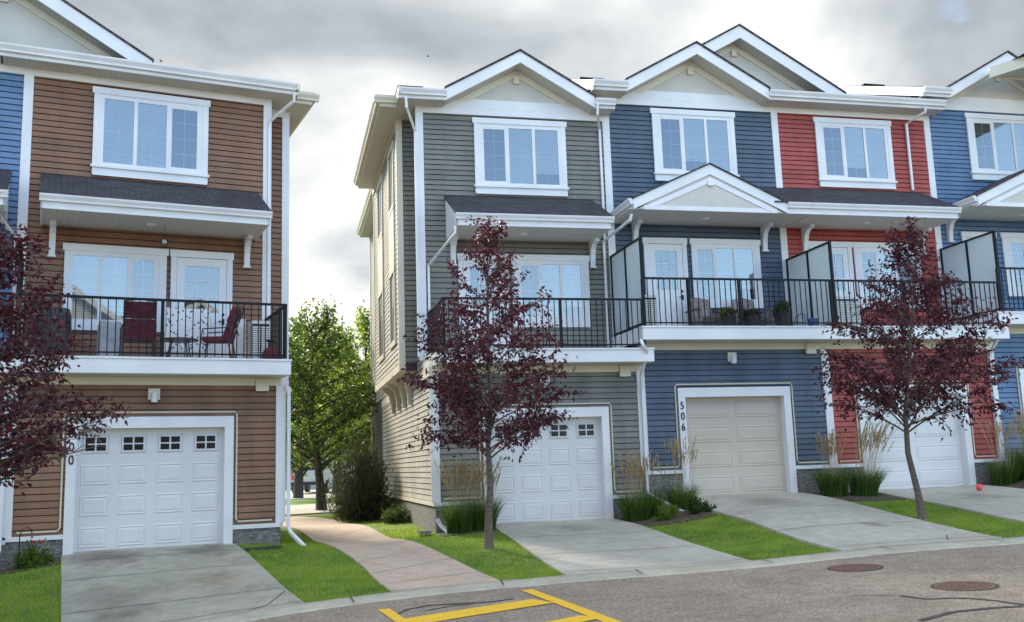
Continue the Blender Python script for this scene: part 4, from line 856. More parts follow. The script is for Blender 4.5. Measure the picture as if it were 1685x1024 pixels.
_, n2 = tree('purple-leaved tree with a leaning trunk on the lawn before the red house', bz('R', 11.27, 15.85), [(0, 0, 0), (-.05, 0, .5), (-.16, 0, 1.2), (-.14, 0, 1.9), (-.02, 0, 2.6), (.10, 0, 3.4), (.28, 0, 4.4), (.42, 0, 5.35)],
     [(1.4, .6), (1.75, 1.35), (2.3, 1.85), (2.9, 2.0), (3.4, 1.85), (3.9, 1.35), (4.3, .9), (4.8, .55), (5.2, .35), (5.45, .2)], 1.55, 50, 15, .030, .10, .045, PURPLE, M['bark'], .070, .55, g_, PW, .45, 5, (.18, 0))
x3, y3 = -6.72, 11.75
_, n3 = tree('purple-leaved tree reaching in from the left edge before the brown house', (x3, y3, float(H(x3, y3)[0])-.02), [(0, 0, 0), (0, 0, .8), (.05, 0, 1.6), (.1, 0, 2.4), (.15, 0, 3.3), (.3, 0, 4.3), (.35, 0, 4.9)],
     [(1.65, .6), (1.95, 1.2), (2.3, 1.85), (2.6, 2.15), (2.9, 1.85), (3.3, 1.25), (3.8, 1.05), (4.3, .9), (4.7, .7), (5.0, .3)], 1.55, 58, 15, .030, .095, .043, PURPLE, M['bark'], .10, .45, g_, PW, .5, 9, (.2, 0), rise=(.5, 1.3), cut=lambda p: (p[:, 0] > -5.62) & (p[:, 2] < 2.36))
def wpx(px, d): return (px-842)/1605*d
B = Vector((wpx(524, 33.4), 33.4, .28))
_, n4 = tree('dark-trunked green tree at the far end of the pink path', B, [(0, 0, 0), (-.05, 0, .9), (-.15, 0, 1.9), (-.35, 0, 2.9), (-.4, .2, 4.2), (-.3, .1, 5.4), (-.2, 0, 6.4)],
     [(1.5, 2.0), (2.1, 2.7), (3.1, 3.1), (4.2, 2.9), (5.2, 2.3), (6.0, 1.5), (6.8, .6)], 1.3, 56, 18, .062, .13, .08, GREEN, M['darkbark'], .17, .15, 'green trees behind the houses', [.4, .3, .3], .95, 12, (-.2, 0), rise=(.9, 1.8))
for lab, px_, d, h, r, sd_, mats in (('bright lime-green tree behind the gap, right beside the pale side wall', 598, 42, 8.0, 2.9, 21, LIME), ('tall yellow-green tree rising farther back in the gap, between its neighbours', 548, 56, 9.6, 3.3, 22, LIME),
        ('green tree beyond the gap, showing just right of the brown house', 486, 50, 9.0, 3.0, 23, GREEN), ('low bushy green tree farther behind the lime one', 640, 60, 8.2, 4.0, 24, LIME)):
    B = Vector((wpx(px_, d), d, .3)); tree(lab, B, [(0, 0, 0), (.1, 0, h*.3), (0, .1, h*.6), (0, 0, h*.97)], [(.7, r*.7), (h*.3, r), (h*.55, r*.95), (h*.75, r*.65), (h*.9, r*.35), (h, .2)], .8, 40, 14, .11, .24, .14, mats, M['darkbark'], .22, .1, 'green trees behind the houses', None, 1.25, sd_, rise=(1, 2.4))
def bush(name, label, f, u, v, h, r, n, ln, wd, mats, cat='shrub', weights=None, group=None, up=.5, z0=None):
    z = hz(f, u, v) if z0 is None else z0; T = LThing(name, label, cat, f, (u, v, z-.02), group); st = MB()
    P = []; D = []
    for i in range(max(8, n//90)):
        az = RNG.uniform(0, 2*PI); el = RNG.uniform(.05, 1) ** .7; R = r*RNG.uniform(.55, 1.15); e = np.array([math.cos(az)*R*math.sqrt(max(.05, 1-el**2)), math.sin(az)*R*math.sqrt(max(.05, 1-el**2)), h*el*RNG.uniform(.8, 1.05)])
        st.tube([(0, 0, 0), tuple(e*.5+np.array([0, 0, .05*h])), tuple(e*.93)], .012, 4, r1=.003, cap=False)
        for k in range(90):
            t = RNG.uniform(.05, 1.05); p = e*np.array([.5+.5*t, .5+.5*t, t])+RNG.normal(size=3)*r*.10; P.append(p); d = e/np.linalg.norm(e)*.6+RNG.normal(size=3)*.6+np.array([0, 0, up]); D.append(d)
    P = np.array(P); P[:, 2] = np.maximum(P[:, 2], .03)
    T.part('stem', st, M['twig']); leaf_obj('foliage', P, np.array(D), ln, wd, mats, T.r, weights); return T
bush('evergreen_shrub', 'large dark evergreen shrub against the far end of the pale side wall', 'R', 2.08, 27.2, 2.3, .92, 13000, .15, .022, PINE, weights=[.45, .35, .2], up=.9)
bush('evergreen_shrub', 'low spreading green plant at the foot of the pale side wall', 'R', 2.72, 23.8, .35, .55, 1500, .10, .03, [GREEN[0], PINE[1]], group=None, up=.4)
bush('round_shrub', 'round green shrub with orange blooms left of the driveway of house 500', 'L', -.02, 18.15, .52, .30, 2600, .06, .035, [GREEN[1], GREEN[0], BLADE[0]], group='small round shrubs', z0=.14)
bush('round_shrub', 'small lime shrub beside the downspout between the grey-green and navy houses', 'R', 7.35, 18.35, .34, .24, 1300, .05, .03, [GREEN[1], LIME[0]], group='small round shrubs')
bush('round_shrub', 'low leafy shrub at the left corner of the tan garage', 'R', 8.02, 18.35, .30, .28, 1300, .06, .03, [GREEN[2], GREEN[0]], group='small round shrubs')
bush('round_shrub', 'yellow-green shrub right of the white garage door of the red house', 'R', 15.95, 18.3, .38, .30, 1300, .05, .03, [GREEN[1], LIME[0]], group='small round shrubs')
bush('round_shrub', 'dark bushy shrub at the right edge of the frame by the bright blue house', 'R', 16.55, 18.7, .75, .5, 3000, .07, .035, [GREEN[2], GREEN[0]], group='small round shrubs')
def reed(label, u, v, h, nb, npl, lean=0.0, rr=.20, hp=1.45, f='R'):
    T = LThing('grass_clump', label, 'ornamental grass', f, (u, v, hz(f, u, v)-.01), 'feather grass clumps along the walls')
    def strands(n, hh, spread, w0, segs, top=1.0):
        V = []; F = []
        for i in range(n):
            a = RNG.uniform(0, 2*PI); r = rr*math.sqrt(RNG.random()); b = np.array([r*math.cos(a), r*math.sin(a), 0]); H_ = hh*RNG.uniform(.65, 1.08); a2 = a+RNG.normal()*.6; s = spread*RNG.uniform(.3, 1.3)
            q = RNG.uniform(0, PI); wv = np.array([math.cos(q), math.sin(q), 0])*w0/2; k0 = len(V)
            for j in range(segs+1):
                t = j/segs; p = b+np.array([math.cos(a2), math.sin(a2), 0])*s*H_*t*t+np.array([lean*H_*t*t, 0, H_*t*(1-.25*s*t)]); ww = wv*(1-t*.93)
                V += [tuple(p-ww), tuple(p+ww)]
            F += [(k0+2*j, k0+2*j+1, k0+2*j+3, k0+2*j+2) for j in range(segs)]
        return V, F
    V, F = strands(nb, h,   .40, .013, 4); mb = MB(); mb.v = V; mb.f = F; mb.m = list(np.repeat(RNG.integers(0, 2, nb), 4)); T.part('blades', mb, BLADE)
    mb = MB(); P = []; D = []
    for i in range(npl):
        a = RNG.uniform(0, 2*PI); r = rr*.8*math.sqrt(RNG.random()); H_ = hp*RNG.uniform(.72, 1.05); sx_ = RNG.normal()*.11+lean*1.0; sy_ = RNG.normal()*.10
        p0 = Vector((r*math.cos(a), r*math.sin(a), 0)); p1 = p0+Vector((sx_*.3*H_, sy_*.3*H_, H_*.6)); p2 = p0+Vector((sx_*H_, sy_*H_, H_)); pts = bez(p0, p1, p2, 6); mb.tube(pts, .0028, 3, r1=.0015, cap=False)
        for k in range(34): t = RNG.uniform(.80, 1.0); kk = min(5, int(t*6)); p = pts[kk].lerp(pts[kk+1], t*6-kk); d = (pts[6]-pts[5]).normalized(); P.append(tuple(p)); D.append(tuple(d+Vector(RNG.normal(size=3)*.22)))
    T.part('stalks', mb, PLUME[1])
    leaf_obj('plumes', np.array(P), np.array(D), .055, .013, PLUME, T.r)
for lab, u, v, h, nb, npl, lean, hp in (
        ('feather grass clump at the left corner of the grey-green house, with tan plumes', 3.36, 19.05, .72, 420, 34, .0, 1.35), ('feather grass clump next to the trunk, left of the grey-green garage', 3.78, 19.05, .72, 420, 34, .05, 1.35),
        ('feather grass clump just right of the white garage of the grey-green house', 6.95, 19.0, .66, 380, 26, .0, 1.35), ('feather grass clump left of the tan garage by the downspout', 7.28, 19.15, .66, 260, 14, .0, 1.25),
        ('thin feather grass clump hard by the left post of the tan garage', 8.0, 19.1, .62, 260, 18, .03, 1.45),
        ('feather grass clump nearest the right post of the tan garage', 11.42, 19.0, .72, 460, 26, .0, 1.35), ('feather grass clump with wind-blown pale plumes left of the red house garage', 12.05, 18.85, .75, 480, 44, .28, 1.5),
        ('feather grass clump right of the white garage of the red house', 15.75, 19.1, .70, 380, 22, .05, 1.35), ('feather grass clump at the right edge under the bright blue house', 16.35, 19.15, .9, 420, 26, .1, 1.5)):
    reed(lab, u, v, h*RNG.uniform(.85, 1.05), int(nb*2.2), int(npl*2), lean, .27, hp)
# planting beds (bare soil) along the walls
for nm, f, pts in (('soil_bed', 'R', ((2.99, 18.7), (4.05, 18.7), (4.05, 19.58), (2.99, 19.58))), ('soil_bed', 'R', ((6.72, 17.9), (8.12, 17.7), (8.2, 19.58), (6.72, 19.58))), ('soil_bed', 'R', ((11.0, 18.1), (12.45, 18.0), (12.5, 19.58), (11.02, 19.58))), ('soil_bed', 'R', ((15.4, 18.0), (16.7, 18.0), (16.75, 19.58), (15.38, 19.58))), ('soil_bed', 'L', ((-1.3, 17.9), (.33, 17.8), (.37, 18.58), (-1.3, 18.58)))):
    slab(nm, f, quadfn(*pts), 8, 6, .02, M['soil'], .1)
# lawn blades
def uw(f, x, y): e, d, _ = AX[f]; return x*e.x+y*e.y, x*d.x+y*d.y
def blades(n, xr, yr):
    x = RNG.uniform(*xr, n); y = RNG.uniform(*yr, n); ok = y > curbY(x)-.015
    uR, vR = uw('R', x, y); uL, vL = uw('L', x, y)
    for f, a, b, c, d, off, mm in DR:
        U_, V_ = (uR, vR) if f == 'R' else (uL, vL); t = (V_-a[1])/(d[1]-a[1]); ok &= ~((t > -.05) & (t < 1.02) & (U_ > a[0]+(d[0]-a[0])*t+.02) & (U_ < b[0]+(c[0]-b[0])*t-.02))
    rl = np.interp(vR, [p[1] for p in LE], [p[0] for p in LE]); rr = np.interp(vR, [p[1] for p in RE], [p[0] for p in RE]); ok &= ~((uR > rl+.02) & (uR < rr-.02))
    ok &= ~((uR > 2.97) & (vR > 19.55)) & ~((uL < 4.1) & (vL > 18.55)) & ~((uR > 4) & (vR > 17.95) & (uR < 17)) & ~((uR > 2.98) & (vR > 18.75)) & ~((uL < .35) & (vL > 17.85) & (uL > -1.3)) & (vR < 30) & ~((uR < .3) & (vR > 22))
    return x[ok], y[ok]
X1, Y1 = blades(150000, (-9.5, 17), (11, 22)); X2, Y2 = blades(15000, (-6, 3), (20, 32)); x = np.r_[X1, X2]; y = np.r_[Y1, Y2]; z = H(x, y); n = len(x)
a = RNG.uniform(0, 2*PI, n); hgt = RNG.uniform(.022, .06, n); V = np.empty((n, 3, 3)); wx = np.cos(a)*.006; wy = np.sin(a)*.006
V[:, 0] = np.c_[x-wx, y-wy, z-.003]; V[:, 1] = np.c_[x+wx, y+wy, z-.003]; V[:, 2] = np.c_[x+RNG.normal(0, .016, n), y+RNG.normal(0, .016, n), z+hgt]
me = bpy.data.meshes.new('grass'); me.vertices.add(n*3); me.vertices.foreach_set('co', V.ravel()); me.loops.add(n*3); me.loops.foreach_set('vertex_index', np.arange(n*3)); me.polygons.add(n); me.polygons.foreach_set('loop_start', np.arange(0, n*3, 3))
for m in LAWNB: me.materials.append(m)
pt = np.sin(x*1.7+1.3*np.sin(y*1.1))+np.sin(y*2.3+x*.6)+RNG.normal(0, .9, n); dry = RNG.random(n) < np.clip(.05+.5*np.maximum(0, np.sin(x*.9+2)*np.sin(y*1.3+x*.5)-.62), 0, .5); me.polygons.foreach_set('material_index', np.where(dry, 3, np.where(pt > 1.5, 1, np.where(pt < -.9, 2, 0)))); me.update(calc_edges=True)
o = bpy.data.objects.new('grass', me); COL.objects.link(o); o['kind'] = 'stuff'
print('leaves', n1, n2, n3, n4, 'blades', n)

# ---------------------------------------------------------------- things on the balconies
fL, fG, fN, fB = 3.685, 3.935, 4.395, 4.735       # deck floor heights
M['maroon'] = mat('maroon_cushion', (.085, .013, .026), .9, (.13, .022, .038), 9, .4, 60); M['bronze'] = mat('dark_frame', (.03, .022, .022), .4)
M['acwhite'] = mat('unit_white', (.62, .63, .62), .5); M['coverg'] = mat('grey_cover', (.28, .30, .34), .8, (.38, .40, .44), 6, .6, 14); M['coverb'] = mat('black_cover', (.012, .012, .014), .5, (.03, .03, .035), 6, .8, 10)
M['wood'] = mat('weathered_wood', (.17, .14, .14), .85, (.27, .23, .22), 5, .3, 40, stretch=(1, 1, 5)); M['pot'] = mat('black_pot', (.022, .02, .022), .5)
def patio_chair(T):
    fr_ = MB()
    for s in (-1, 1):
        x = s*.28
        fr_.tube([(x, -.30, 0), (x, -.27, .42), (x, -.24, .62), (x, .22, .64), (x, .30, .60)], .013, 6)
        fr_.tube([(x, .30, 0), (x, .22, .40), (x*.95, .30, .72), (x*.92, .42, 1.04)], .014, 6)
    fr_.tube([(-.28, -.28, .38), (.28, -.28, .38)], .012, 6); fr_.tube([(-.28, .22, .38), (.28, .22, .38)], .012, 6); fr_.tube([(-.26, .42, 1.04), (0, .44, 1.07), (.26, .42, 1.04)], .014, 6)
    fr_.tube([(-.26, .33, .80), (.26, .33, .55)], .009, 5); fr_.tube([(.26, .33, .80), (-.26, .33, .55)], .009, 5); fr_.tube([(-.26, .38, .98), (0, .36, .80), (.26, .38, .98)], .009, 5)
    T.part('frame', fr_, M['bronze'])
    s = MB(); s.prism([(-.27, .41), (-.25, .48), (.20, .48), (.23, .40)], -.25, .25, 'x'); T.part('seat_cushion', s, M['maroon'])
    b = MB()
    for (y0, z0, y1, z1) in ((.22, .44, .285, .73), (.29, .745, .385, 1.03)):
        b.prism([(y0, z0), (y1, z1), (y1-.085, z1+.02), (y0-.105, z0+.02)], -.255, .255, 'x')
    T.part('back_cushion', b, M['maroon'])
c1 = LThing('patio_chair', 'maroon cushioned patio chair seen from behind, left of the balcony post on the brown house', 'chair', 'L', (1.52, 18.75, fL), 'maroon patio chairs', rotz=PI)
patio_chair(c1)
r = copy_thing(c1.r, WP('L', 2.95, 18.85, fL), YL-1.9, 'maroon cushioned patio chair turned sideways, in front of the glass door of the brown house')
T = LThing('patio_table', 'low dark patio table between the two maroon chairs', 'table', 'L', (2.25, 18.9, fL)); T.part('table_top', MB().lathe([(0, .44), (.34, .44), (.35, .425), (.35, .415), (0, .41)], seg=24), M['bronze'])
for k in range(4): a_ = PI/4+k*PI/2; T.part('leg', MB().tube([(.27*math.cos(a_), .27*math.sin(a_), 0), (.2*math.cos(a_), .2*math.sin(a_), .41)], .013, 6), M['bronze'])
def floral():
    m, t, b = nodes('floral_cloth'); b.inputs['Roughness'].default_value = .9; co = t.nodes.new('ShaderNodeTexCoord'); v = t.nodes.new('ShaderNodeTexVoronoi'); v.inputs['Scale'].default_value = 15; t.links.new(co.outputs['Object'], v.inputs[0])
    n = t.nodes.new('ShaderNodeTexNoise'); n.inputs['Scale'].default_value = 26; t.links.new(co.outputs['Object'], n.inputs[0]); s_ = t.nodes.new('ShaderNodeMath'); s_.operation = 'MULTIPLY_ADD'; t.links.new(n.outputs[0], s_.inputs[0]); s_.inputs[1].default_value = .35; t.links.new(v.outputs[0], s_.inputs[2])
    r_ = t.nodes.new('ShaderNodeValToRGB'); r_.color_ramp.interpolation = 'CONSTANT'; r_.color_ramp.elements[0].color = (.12, .14, .16, 1); r_.color_ramp.elements[1].position = .47; r_.color_ramp.elements[1].color = (.74, .75, .77, 1); t.links.new(s_.outputs[0], r_.inputs[0]); t.links.new(r_.outputs[0], b.inputs['Base Color']); return m
T = LThing('folding_screen', 'white cloth screen with dark floral print behind the patio table', 'screen', 'L', (2.48, 19.45, fL))
mb = MB(); pts = [(-.40, .02), (-.2, -.02), (0, .03), (.2, -.02), (.40, .02)]
for p, q in zip(pts, pts[1:]): mb.face([(p[0], p[1], .28), (q[0], q[1], .28), (q[0], q[1], 1.12), (p[0], p[1], 1.12)])
T.part('cloth', mb, floral()); T.part('frame', MB().tube([(-.42, .02, 0), (-.42, .02, 1.14), (.42, .02, 1.14), (.42, .02, 0)], .012, 6), M['acwhite'])
def covered(label, f, u, v, z, wx, wy, h, m, top=.8):
    mb = MB(); n = 28; rows = [(0, 1.06), (.12, 1.03), (.5, 1.0), (.86, .96), (.97, .86), (1.0, .6)]
    for t_, s_ in rows:
        for k in range(n):
            a_ = 2*PI*k/n; c_, s2 = math.cos(a_), math.sin(a_); q = max(abs(c_), abs(s2)); wob = 1+.035*math.sin(k*3.1+t_*2)*(1-t_*.5)
            mb.v.append((c_/q**.8*wx*s_*wob, s2/q**.8*wy*s_*wob, h*t_+.02*math.sin(a_*2+1)*t_))
    for i in range(len(rows)-1):
        for k in range(n): j = (k+1) % n; mb.f.append((i*n+k, i*n+j, (i+1)*n+j, (i+1)*n+k)); mb.m.append(0)
    mb.f.append(tuple(range((len(rows)-1)*n, len(rows)*n))); mb.m.append(0)
    return single('covered_grill' if h > .85 else 'covered_box', mb, m, label, 'cover', f=f, org=(0, 0, 0)) if False else (lambda o: o)(_cov(mb, m, label, f, u, v, z, h))
def _cov(mb, m, label, f, u, v, z, h):
    nm = 'covered_grill' if h > .85 else 'covered_box'
    o = bpy.data.objects.new(nm, mb.mesh(nm, m)); COL.objects.link(o); o.location = WP(f, u, v, z); o.rotation_euler = (0, 0, AX[f][2]); o['label'] = label; o['category'] = 'grill' if h > .85 else 'storage box'; return o
covered('barbecue under a black cover at the left of the brown house balcony', 'L', .12, 19.1, fL, .30, .24, .98, M['coverb'])
covered('low box under a pale grey cover beside the black covered barbecue', 'L', 1.08, 19.35, fL, .22, .2, .80, M['coverg'])
def ac(label, f, u, v, z, wx, h, rows, group='outdoor cooling units'):
    T = LThing('air_conditioner', label, 'air conditioner', f, (u, v, z), group)
    T.part('casing', MB().box(-wx/2, wx/2, -.13, .16, .04, h), M['acwhite'])
    lv = MB()
    for i in range(rows): zz_ = .10+(h-.2)*i/rows; lv.box(-wx/2+.03, -.015, -.150, -.13, zz_, zz_+(h-.2)/rows*.68); lv.box(.015, wx/2-.03, -.150, -.13, zz_, zz_+(h-.2)/rows*.68)
    T.part('louvres', lv, M['acwhite']); T.part('grille_back', MB().box(-wx/2+.02, wx/2-.02, -.134, -.1305, .08, h-.06), M['dark'])
    for s_ in (-1, 1): T.part('foot', MB().box(s_*wx*.38-.03, s_*wx*.38+.03, -.12, .15, 0, .04), M['black'])
ac('white louvred outdoor unit at the right end of the brown house balcony', 'L', 3.74, 19.0, fL, .36, .84, 15)
ac('white louvred outdoor unit beside the balcony door of the navy house', 'R', 7.80, 19.9, fN, .34, .80, 14)
ac('wide outdoor unit with dark louvres on the red house balcony behind the tree', 'R', 12.5, 19.8, fN, .74, .78, 15)
T = LThing('leaning_board', 'tall white board leaning on the wall beside the louvred unit of the brown house', 'board', 'L', (3.42, 19.2, fL)); T.part('board', MB().prism([(0, 0), (.02, 0), (.12, .93), (.10, .93)], -.11, .11, 'x'), M['acwhite'])
T = LThing('jug', 'dark red and black fuel jug at the right corner of the brown house balcony', 'jug', 'L', (3.83, 18.35, fL)); T.part('body', MB().lathe([(0, 0), (.15, 0), (.17, .06), (.16, .16), (.09, .24), (.05, .27), (0, .27)], seg=16), M['maroon'], smooth=True); T.part('cap', MB().lathe([(.05, .26), (.055, .36), (.09, .38), (.09, .40), (0, .40)], seg=16), M['pot'])
T = LThing('hanging_ornament', 'small wire lantern hanging below the canopy of the brown house', 'lantern', 'L', (1.98, 19.2, 5.94)); mb = MB()
for k in range(8):
    a_ = k*PI/4; mb.tube([(.012*math.cos(a_), .012*math.sin(a_), .20), (.07*math.cos(a_), .07*math.sin(a_), .13), (.085*math.cos(a_), .085*math.sin(a_), .07), (.05*math.cos(a_), .05*math.sin(a_), .01), (0, 0, -.01)], .005, 4)
T.part('cage', mb, M['bronze']); T.part('globe', MB().lathe([(0, .05), (.04, .07), (.045, .10), (.03, .135), (0, .15)], seg=12), M['acwhite'], smooth=True); T.part('hook', MB().tube([(0, 0, .2), (0, 0, .44)], .004, 4), M['bronze'])
def adirondack(T):
    b = MB()
    for k in range(6): x = -.23+.092*k; t_ = .98+.05*(1-abs(k-2.5)/2.5); b.prism([(.12, .24), (.14, .24), (.40, t_-.12), (.38, t_-.12)], x-.038*(.85+.1*1), x+.038, 'x')
    T.part('backrest', b, M['wood']); s = MB()
    for k in range(5): y = -.36+.10*k; s.box(-.26, .26, y, y+.085, .34-.024*k, .36-.024*k)
    T.part('seat', s, M['wood'])
    for sg in (-1, 1): T.part('armrest', MB().box(sg*.33-.065, sg*.33+.065, -.42, .28, .52, .54), M['wood']); T.part('leg', MB().box(sg*.31-.02, sg*.31+.02, -.38, -.29, 0, .52).prism([(-.38, .26), (-.38, .34), (.42, .08), (.42, 0)], sg*.28-.015, sg*.28+.015, 'x'), M['wood'])
a1 = LThing('wooden_armchair', 'weathered slatted wooden armchair left of the round black planter, navy house balcony', 'chair', 'R', (9.32, 20.25, fN), 'slatted wooden armchairs'); adirondack(a1)
copy_thing(a1.r, WP('R', 10.42, 20.25, fN), YR, 'weathered slatted wooden armchair behind the middle planter on the navy house balcony')
def planter(label, u, v, z, r, h, ph, kind, f='R'):
    T = LThing('planter', label, 'planter', f, (u, v, z), 'black planters on the navy balcony'); T.part('pot', MB().lathe([(0, 0), (r*.78, 0), (r, h*.94), (r*1.06, h*.94), (r*1.06, h), (r*.9, h), (r*.88, h*.9), (0, h*.9)], seg=20), M['pot'], smooth=False)
    n = 900; P = RNG.normal(size=(n, 3)); P /= np.linalg.norm(P, axis=1, keepdims=True); P *= (RNG.random((n, 1))**.4); P = P*np.array([r*1.15, r*1.15, ph])+np.array([0, 0, h+ph*.25]); P[:, 2] = np.maximum(P[:, 2], h*.92)
    leaf_obj('plant', P, RNG.normal(size=(n, 3))+np.array([0, 0, .8]), .07, .03 if kind else .012, kind or [GREEN[2], GREEN[0]], T.r)
planter('black planter with purple-green foliage beside the left wooden armchair', 9.45, 19.4, fN, .17, .26, .16, [GREEN[2], PURPLE[2], LIME[0]])
planter('wide black planter with low dark plants, the middle one of three', 10.0, 19.4, fN, .19, .28, .10, [GREEN[2], PURPLE[1]])
planter('black planter with a rounded bushy plant, nearest the frosted screen', 10.76, 19.4, fN, .19, .34, .22, [GREEN[2], GREEN[0]])
T = LThing('hose_reel', 'thin black hose rack beside the right planter on the navy balcony', 'hose rack', 'R', (11.2, 19.5, fN)); T.part('frame', MB().tube([(-.15, 0, .02), (-.05, 0, .28), (.1, 0, .36), (.16, 0, .34), (.16, 0, .02)], .010, 6).tube([(-.15, 0, .02), (.16, 0, .02)], .010, 6), M['black'])
T = LThing('blue_bin', 'small blue bin at the foot of the frosted screen, navy balcony', 'bin', 'R', (11.55, 19.5, fN)); T.part('body', MB().prism([(-.07, 0), (.07, 0), (.085, .22), (-.085, .22)], -.08, .08, 'y'), mat('bin_blue', (.05, .10, .28), .5)); T.part('rim', MB().box(-.095, .095, -.09, .09, .22, .24), mat('bin_rim', (.08, .14, .34), .5))
T = LThing('deck_box', 'dark blue storage bench on the bright blue house balcony at the right edge', 'bench', 'R', (18.75, 19.7, fB)); T.part('box', MB().box(-.5, .5, -.25, .25, 0, .42), M['navy']); T.part('lid', MB().box(-.53, .53, -.28, .27, .42, .47), M['navy'])
planter('black pot with trailing plant on the storage bench at the right edge', 18.85, 19.6, fB+.47, .12, .16, .12, [GREEN[2], GREEN[0]])
# ---------------------------------------------------------------- small things on the ground
T = LThing('sphere', 'small bright pink ball lying on the driveway of the red house', 'sphere', 'R', (14.68, 18.6, hz('R', 14.68, 18.6)+.04)); T.part('sphere_skin', MB().lathe([(0.001, 0), (.04, .01), (.065, .037), (.073, .073), (.065, .11), (.04, .136), (.001, .146)], seg=24), mat('pink_surface', (.85, .10, .12), .4), smooth=True)  # sphere built for a small pink spot on the driveway
T = LThing('garden_hook', 'thin black shepherd hook in the bed left of the driveway of house 500', 'garden hook', 'L', (-.25, 18.05, .12)); T.part('rod', MB().tube([(0, 0, 0), (0, 0, .62), (.03, 0, .72), (.10, 0, .76), (.17, 0, .70), (.18, 0, .63)], .008, 6), M['black'])
T.part('finial', MB().lathe([(0, 0), (.02, .02), (0, .05)], (.18, 0, .57), 8), M['maroon'])
# flowers on the round shrub
P = np.array([[-.02+.2*RNG.random(), -.1-.12*RNG.random(), .46+.06*RNG.random()] for _ in range(60)])[:26]
T = LThing('flower_cluster', 'orange-red flowers above the round shrub by house 500', 'flowers', 'L', (-.05, 18.15, .14)); leaf_obj('petals', P, RNG.normal(size=(26, 3))+np.array([0, 0, 1]), .045, .035, [leaf_mat('orange_petal', (.55, .10, .05), (.5, .1, .05))], T.r); T.part('stem', MB().tube([(0, 0, 0), (0, -.1, .45)], .006, 5), BLADE[0])
T = LThing('drain_block', 'dark splash tray lying in the grass right of driveway 500', 'splash tray', 'L', (3.55, 17.6, hz('L', 3.55, 17.6))); T.part('tray', MB().prism([(-.35, 0), (.35, 0), (.30, .05), (-.30, .04)], -.10, .10, 'y'), mat('tray_green', (.03, .045, .04), .7))
# ---------------------------------------------------------------- beyond the gap
def pickup(px_, d, label):
    T = LThing('pickup_truck', label, 'pickup truck', 'W', (wpx(px_, d), d, hz('W', wpx(px_, d), d)+.04)); wt = mat('white_paint', (.62, .63, .65), .3, spec=.6)
    T.part('body', MB().prism([(-.95, .55), (-.95, 1.18), (-.90, 1.22), (.90, 1.22), (.95, 1.18), (.95, .55)], 0, 5.4, 'y'), wt)
    T.part('cab', MB().prism([(-.86, 1.22), (-.70, 1.85), (-.62, 1.90), (.62, 1.90), (.70, 1.85), (.86, 1.22)], 1.9, 4.0, 'y'), wt)
    T.part('rear_window', MB().prism([(-.68, 1.36), (-.60, 1.76), (.60, 1.76), (.68, 1.36)], 1.88, 1.9, 'y'), M['dark']); T.part('tailgate', MB().box(-.72, .72, -.03, 0, .72, 1.16), wt); T.part('bumper', MB().box(-.93, .93, -.16, -.02, .50, .68), M['pot'])
    for s_ in (-1, 1): T.part('tail_light', MB().box(s_*.86-.07, s_*.86+.07, -.03, .02, .82, 1.14), mat('tail_red', (.6, .04, .03), .3))
    for s_ in (-1, 1):
        for y in (.95, 4.4):
            w_ = T.part('wheel', MB().prism([(y+.38*math.cos(k*PI/10), .38+.38*math.sin(k*PI/10)) for k in range(20)], s_*.93-.12, s_*.93+.12, 'x'), M['pot']); T.part('rim', MB().prism([(y+.22*math.cos(k*PI/6), .38+.22*math.sin(k*PI/6)) for k in range(12)], s_*1.055-.01, s_*1.055+.01, 'x'), M['acwhite'], w_)
pickup(501, 58, 'white pickup truck parked beyond the gap, seen from behind')
T = LThing('house', 'pale grey house far behind the trees in the gap', 'house', 'W', (wpx(572, 72), 72, .4))
T.part('wall', MB().box(-3.4, 4.5, 0, 9, -.5, 5.2), mat('far_grey', (.34, .36, .38), .8)); T.part('roof', MB().prism([(-3.9, 5.2), (.55, 7.6), (5.0, 5.2)], -.5, 9.5, 'y'), M['shingle'])
for x_ in (-2.2, -.2, 1.6): fw_ = T.part('window', MB().box(x_-.55, x_+.55, -.05, 0, 3.3, 4.5), M['white']); T.part('pane', MB().box(x_-.45, x_+.45, -.06, -.05, 3.4, 4.4), M['dark'], fw_)
T.part('garage_door', MB().box(-1.2, 1.6, -.04, 0, 0, 2.2), M['tan'])
T = LThing('house', 'dark-roofed beige house left behind the white pickup', 'house', 'W', (wpx(420, 78), 78, .4))
T.part('wall', MB().box(-6, 4.0, 0, 9, -.5, 4.6), mat('far_beige', (.40, .37, .32), .8)); T.part('roof', MB().prism([(-6.5, 4.6), (-1, 7.2), (4.5, 4.6)], -.5, 9.5, 'y'), M['shingle'])
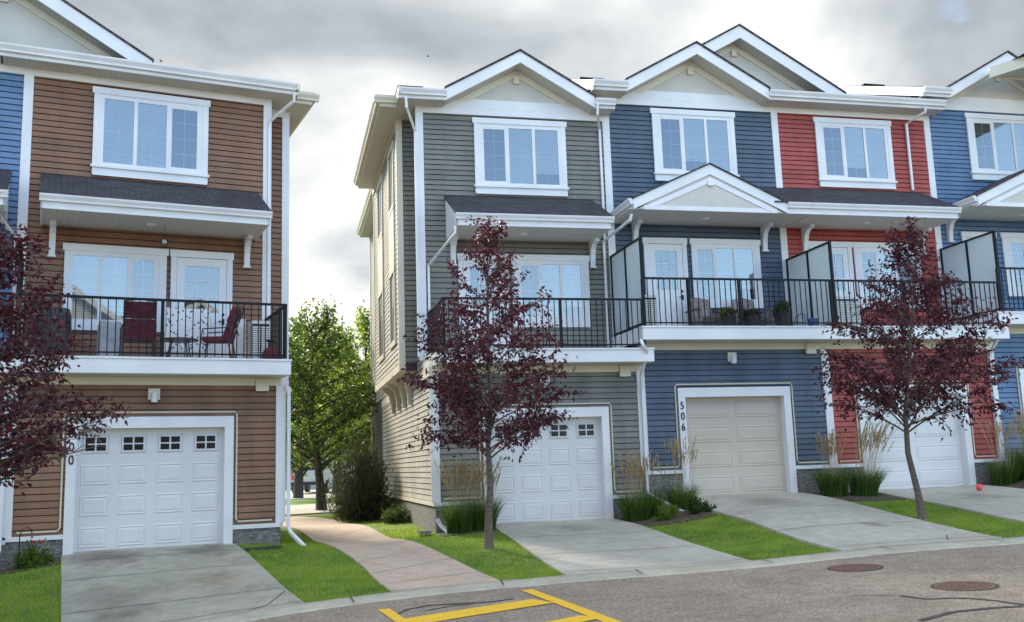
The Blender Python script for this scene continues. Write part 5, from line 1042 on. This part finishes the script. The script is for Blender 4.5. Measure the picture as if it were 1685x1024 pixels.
# the row across the street, behind the camera: it is what the balcony windows mirror
for i, (x_, c_, lab) in enumerate(((-17, 'sand', 'sand-coloured gabled house across the street, mirrored at the far left'), (-9.5, 'green', 'grey-green gabled house across the street opposite the brown one'), (-2, 'brown', 'brown gabled house across the street opposite the path'), (5.5, 'sand', 'sand-coloured gabled house across the street opposite the navy one'), (13, 'navy', 'navy gabled house across the street, mirrored at the far right'))):
    T = Thing('house', lab, 'house', 'W', (x_, -10.0, -.3), 'houses across the street'); z_ = 9.1; a_, b_ = x_-3.4, x_+3.4
    T.part('wall', MB().prism([(a_, -.5), (b_, -.5), (b_, z_), (x_, z_+1.75), (a_, z_)], -18, -10, 'y'), M[c_])
    r_ = MB(); r_.prism([(x_-3.9, z_-.25), (x_, z_+1.8), (x_, z_+2.0), (x_-3.9, z_-.05)], -18.4, -9.5, 'y'); r_.prism([(x_+3.9, z_-.25), (x_, z_+1.8), (x_, z_+2.0), (x_+3.9, z_-.05)], -18.4, -9.5, 'y'); T.part('roof', r_, M['shingle'])
    r_ = MB(); r_.prism([(x_-3.9, z_-.42), (x_, z_+1.63), (x_, z_+1.95), (x_-3.9, z_-.08)], -9.49, -9.44, 'y'); r_.prism([(x_+3.9, z_-.42), (x_, z_+1.63), (x_, z_+1.95), (x_+3.9, z_-.08)], -9.49, -9.44, 'y'); T.part('bargeboard', r_, M['white'])
    for wx, wz in ((x_-1.2, 6.9), (x_+1.2, 6.9), (x_-1.2, 3.8), (x_+1.2, 3.8)):
        f_ = T.part('window', MB().box(wx-.7, wx+.7, -10, -9.94, wz-.7, wz+.8), M['white']); T.part('pane', MB().box(wx-.56, wx+.56, -9.94, -9.93, wz-.56, wz+.66), M['dark'], f_)
    T.part('garage_door', MB().box(x_-1.3, x_+1.3, -10, -9.95, -.2, 2.1), M['door'])
for lab, px_, py_, d in (('tiny bird high in the cloud above the gap', 704, 93, 70), ('tiny bird just above the roof edge of the brown house', 265, 101, 60)):
    q = (rt*((px_-842.5)/1605.2)-up*((py_-512)/1605.2)+fw)*d+Vector((0, 0, CAMZ)); T = LThing('bird', lab, 'bird', 'W', tuple(q), 'birds in the sky')
    T.part('body', MB().tube([(-.10, 0, 0), (-.03, 0, .01), (.05, 0, .01), (.13, 0, 0)], [.006, .03, .025, .004], 8, r1=0), M['black'], smooth=True); mb = MB()
    for s_ in (-1, 1): mb.face([(-.03, s_*.02, .01), (.04, s_*.02, .01), (.01, s_*.12, .07), (-.02, s_*.22, .04)])
    T.part('wings', mb, M['black'])
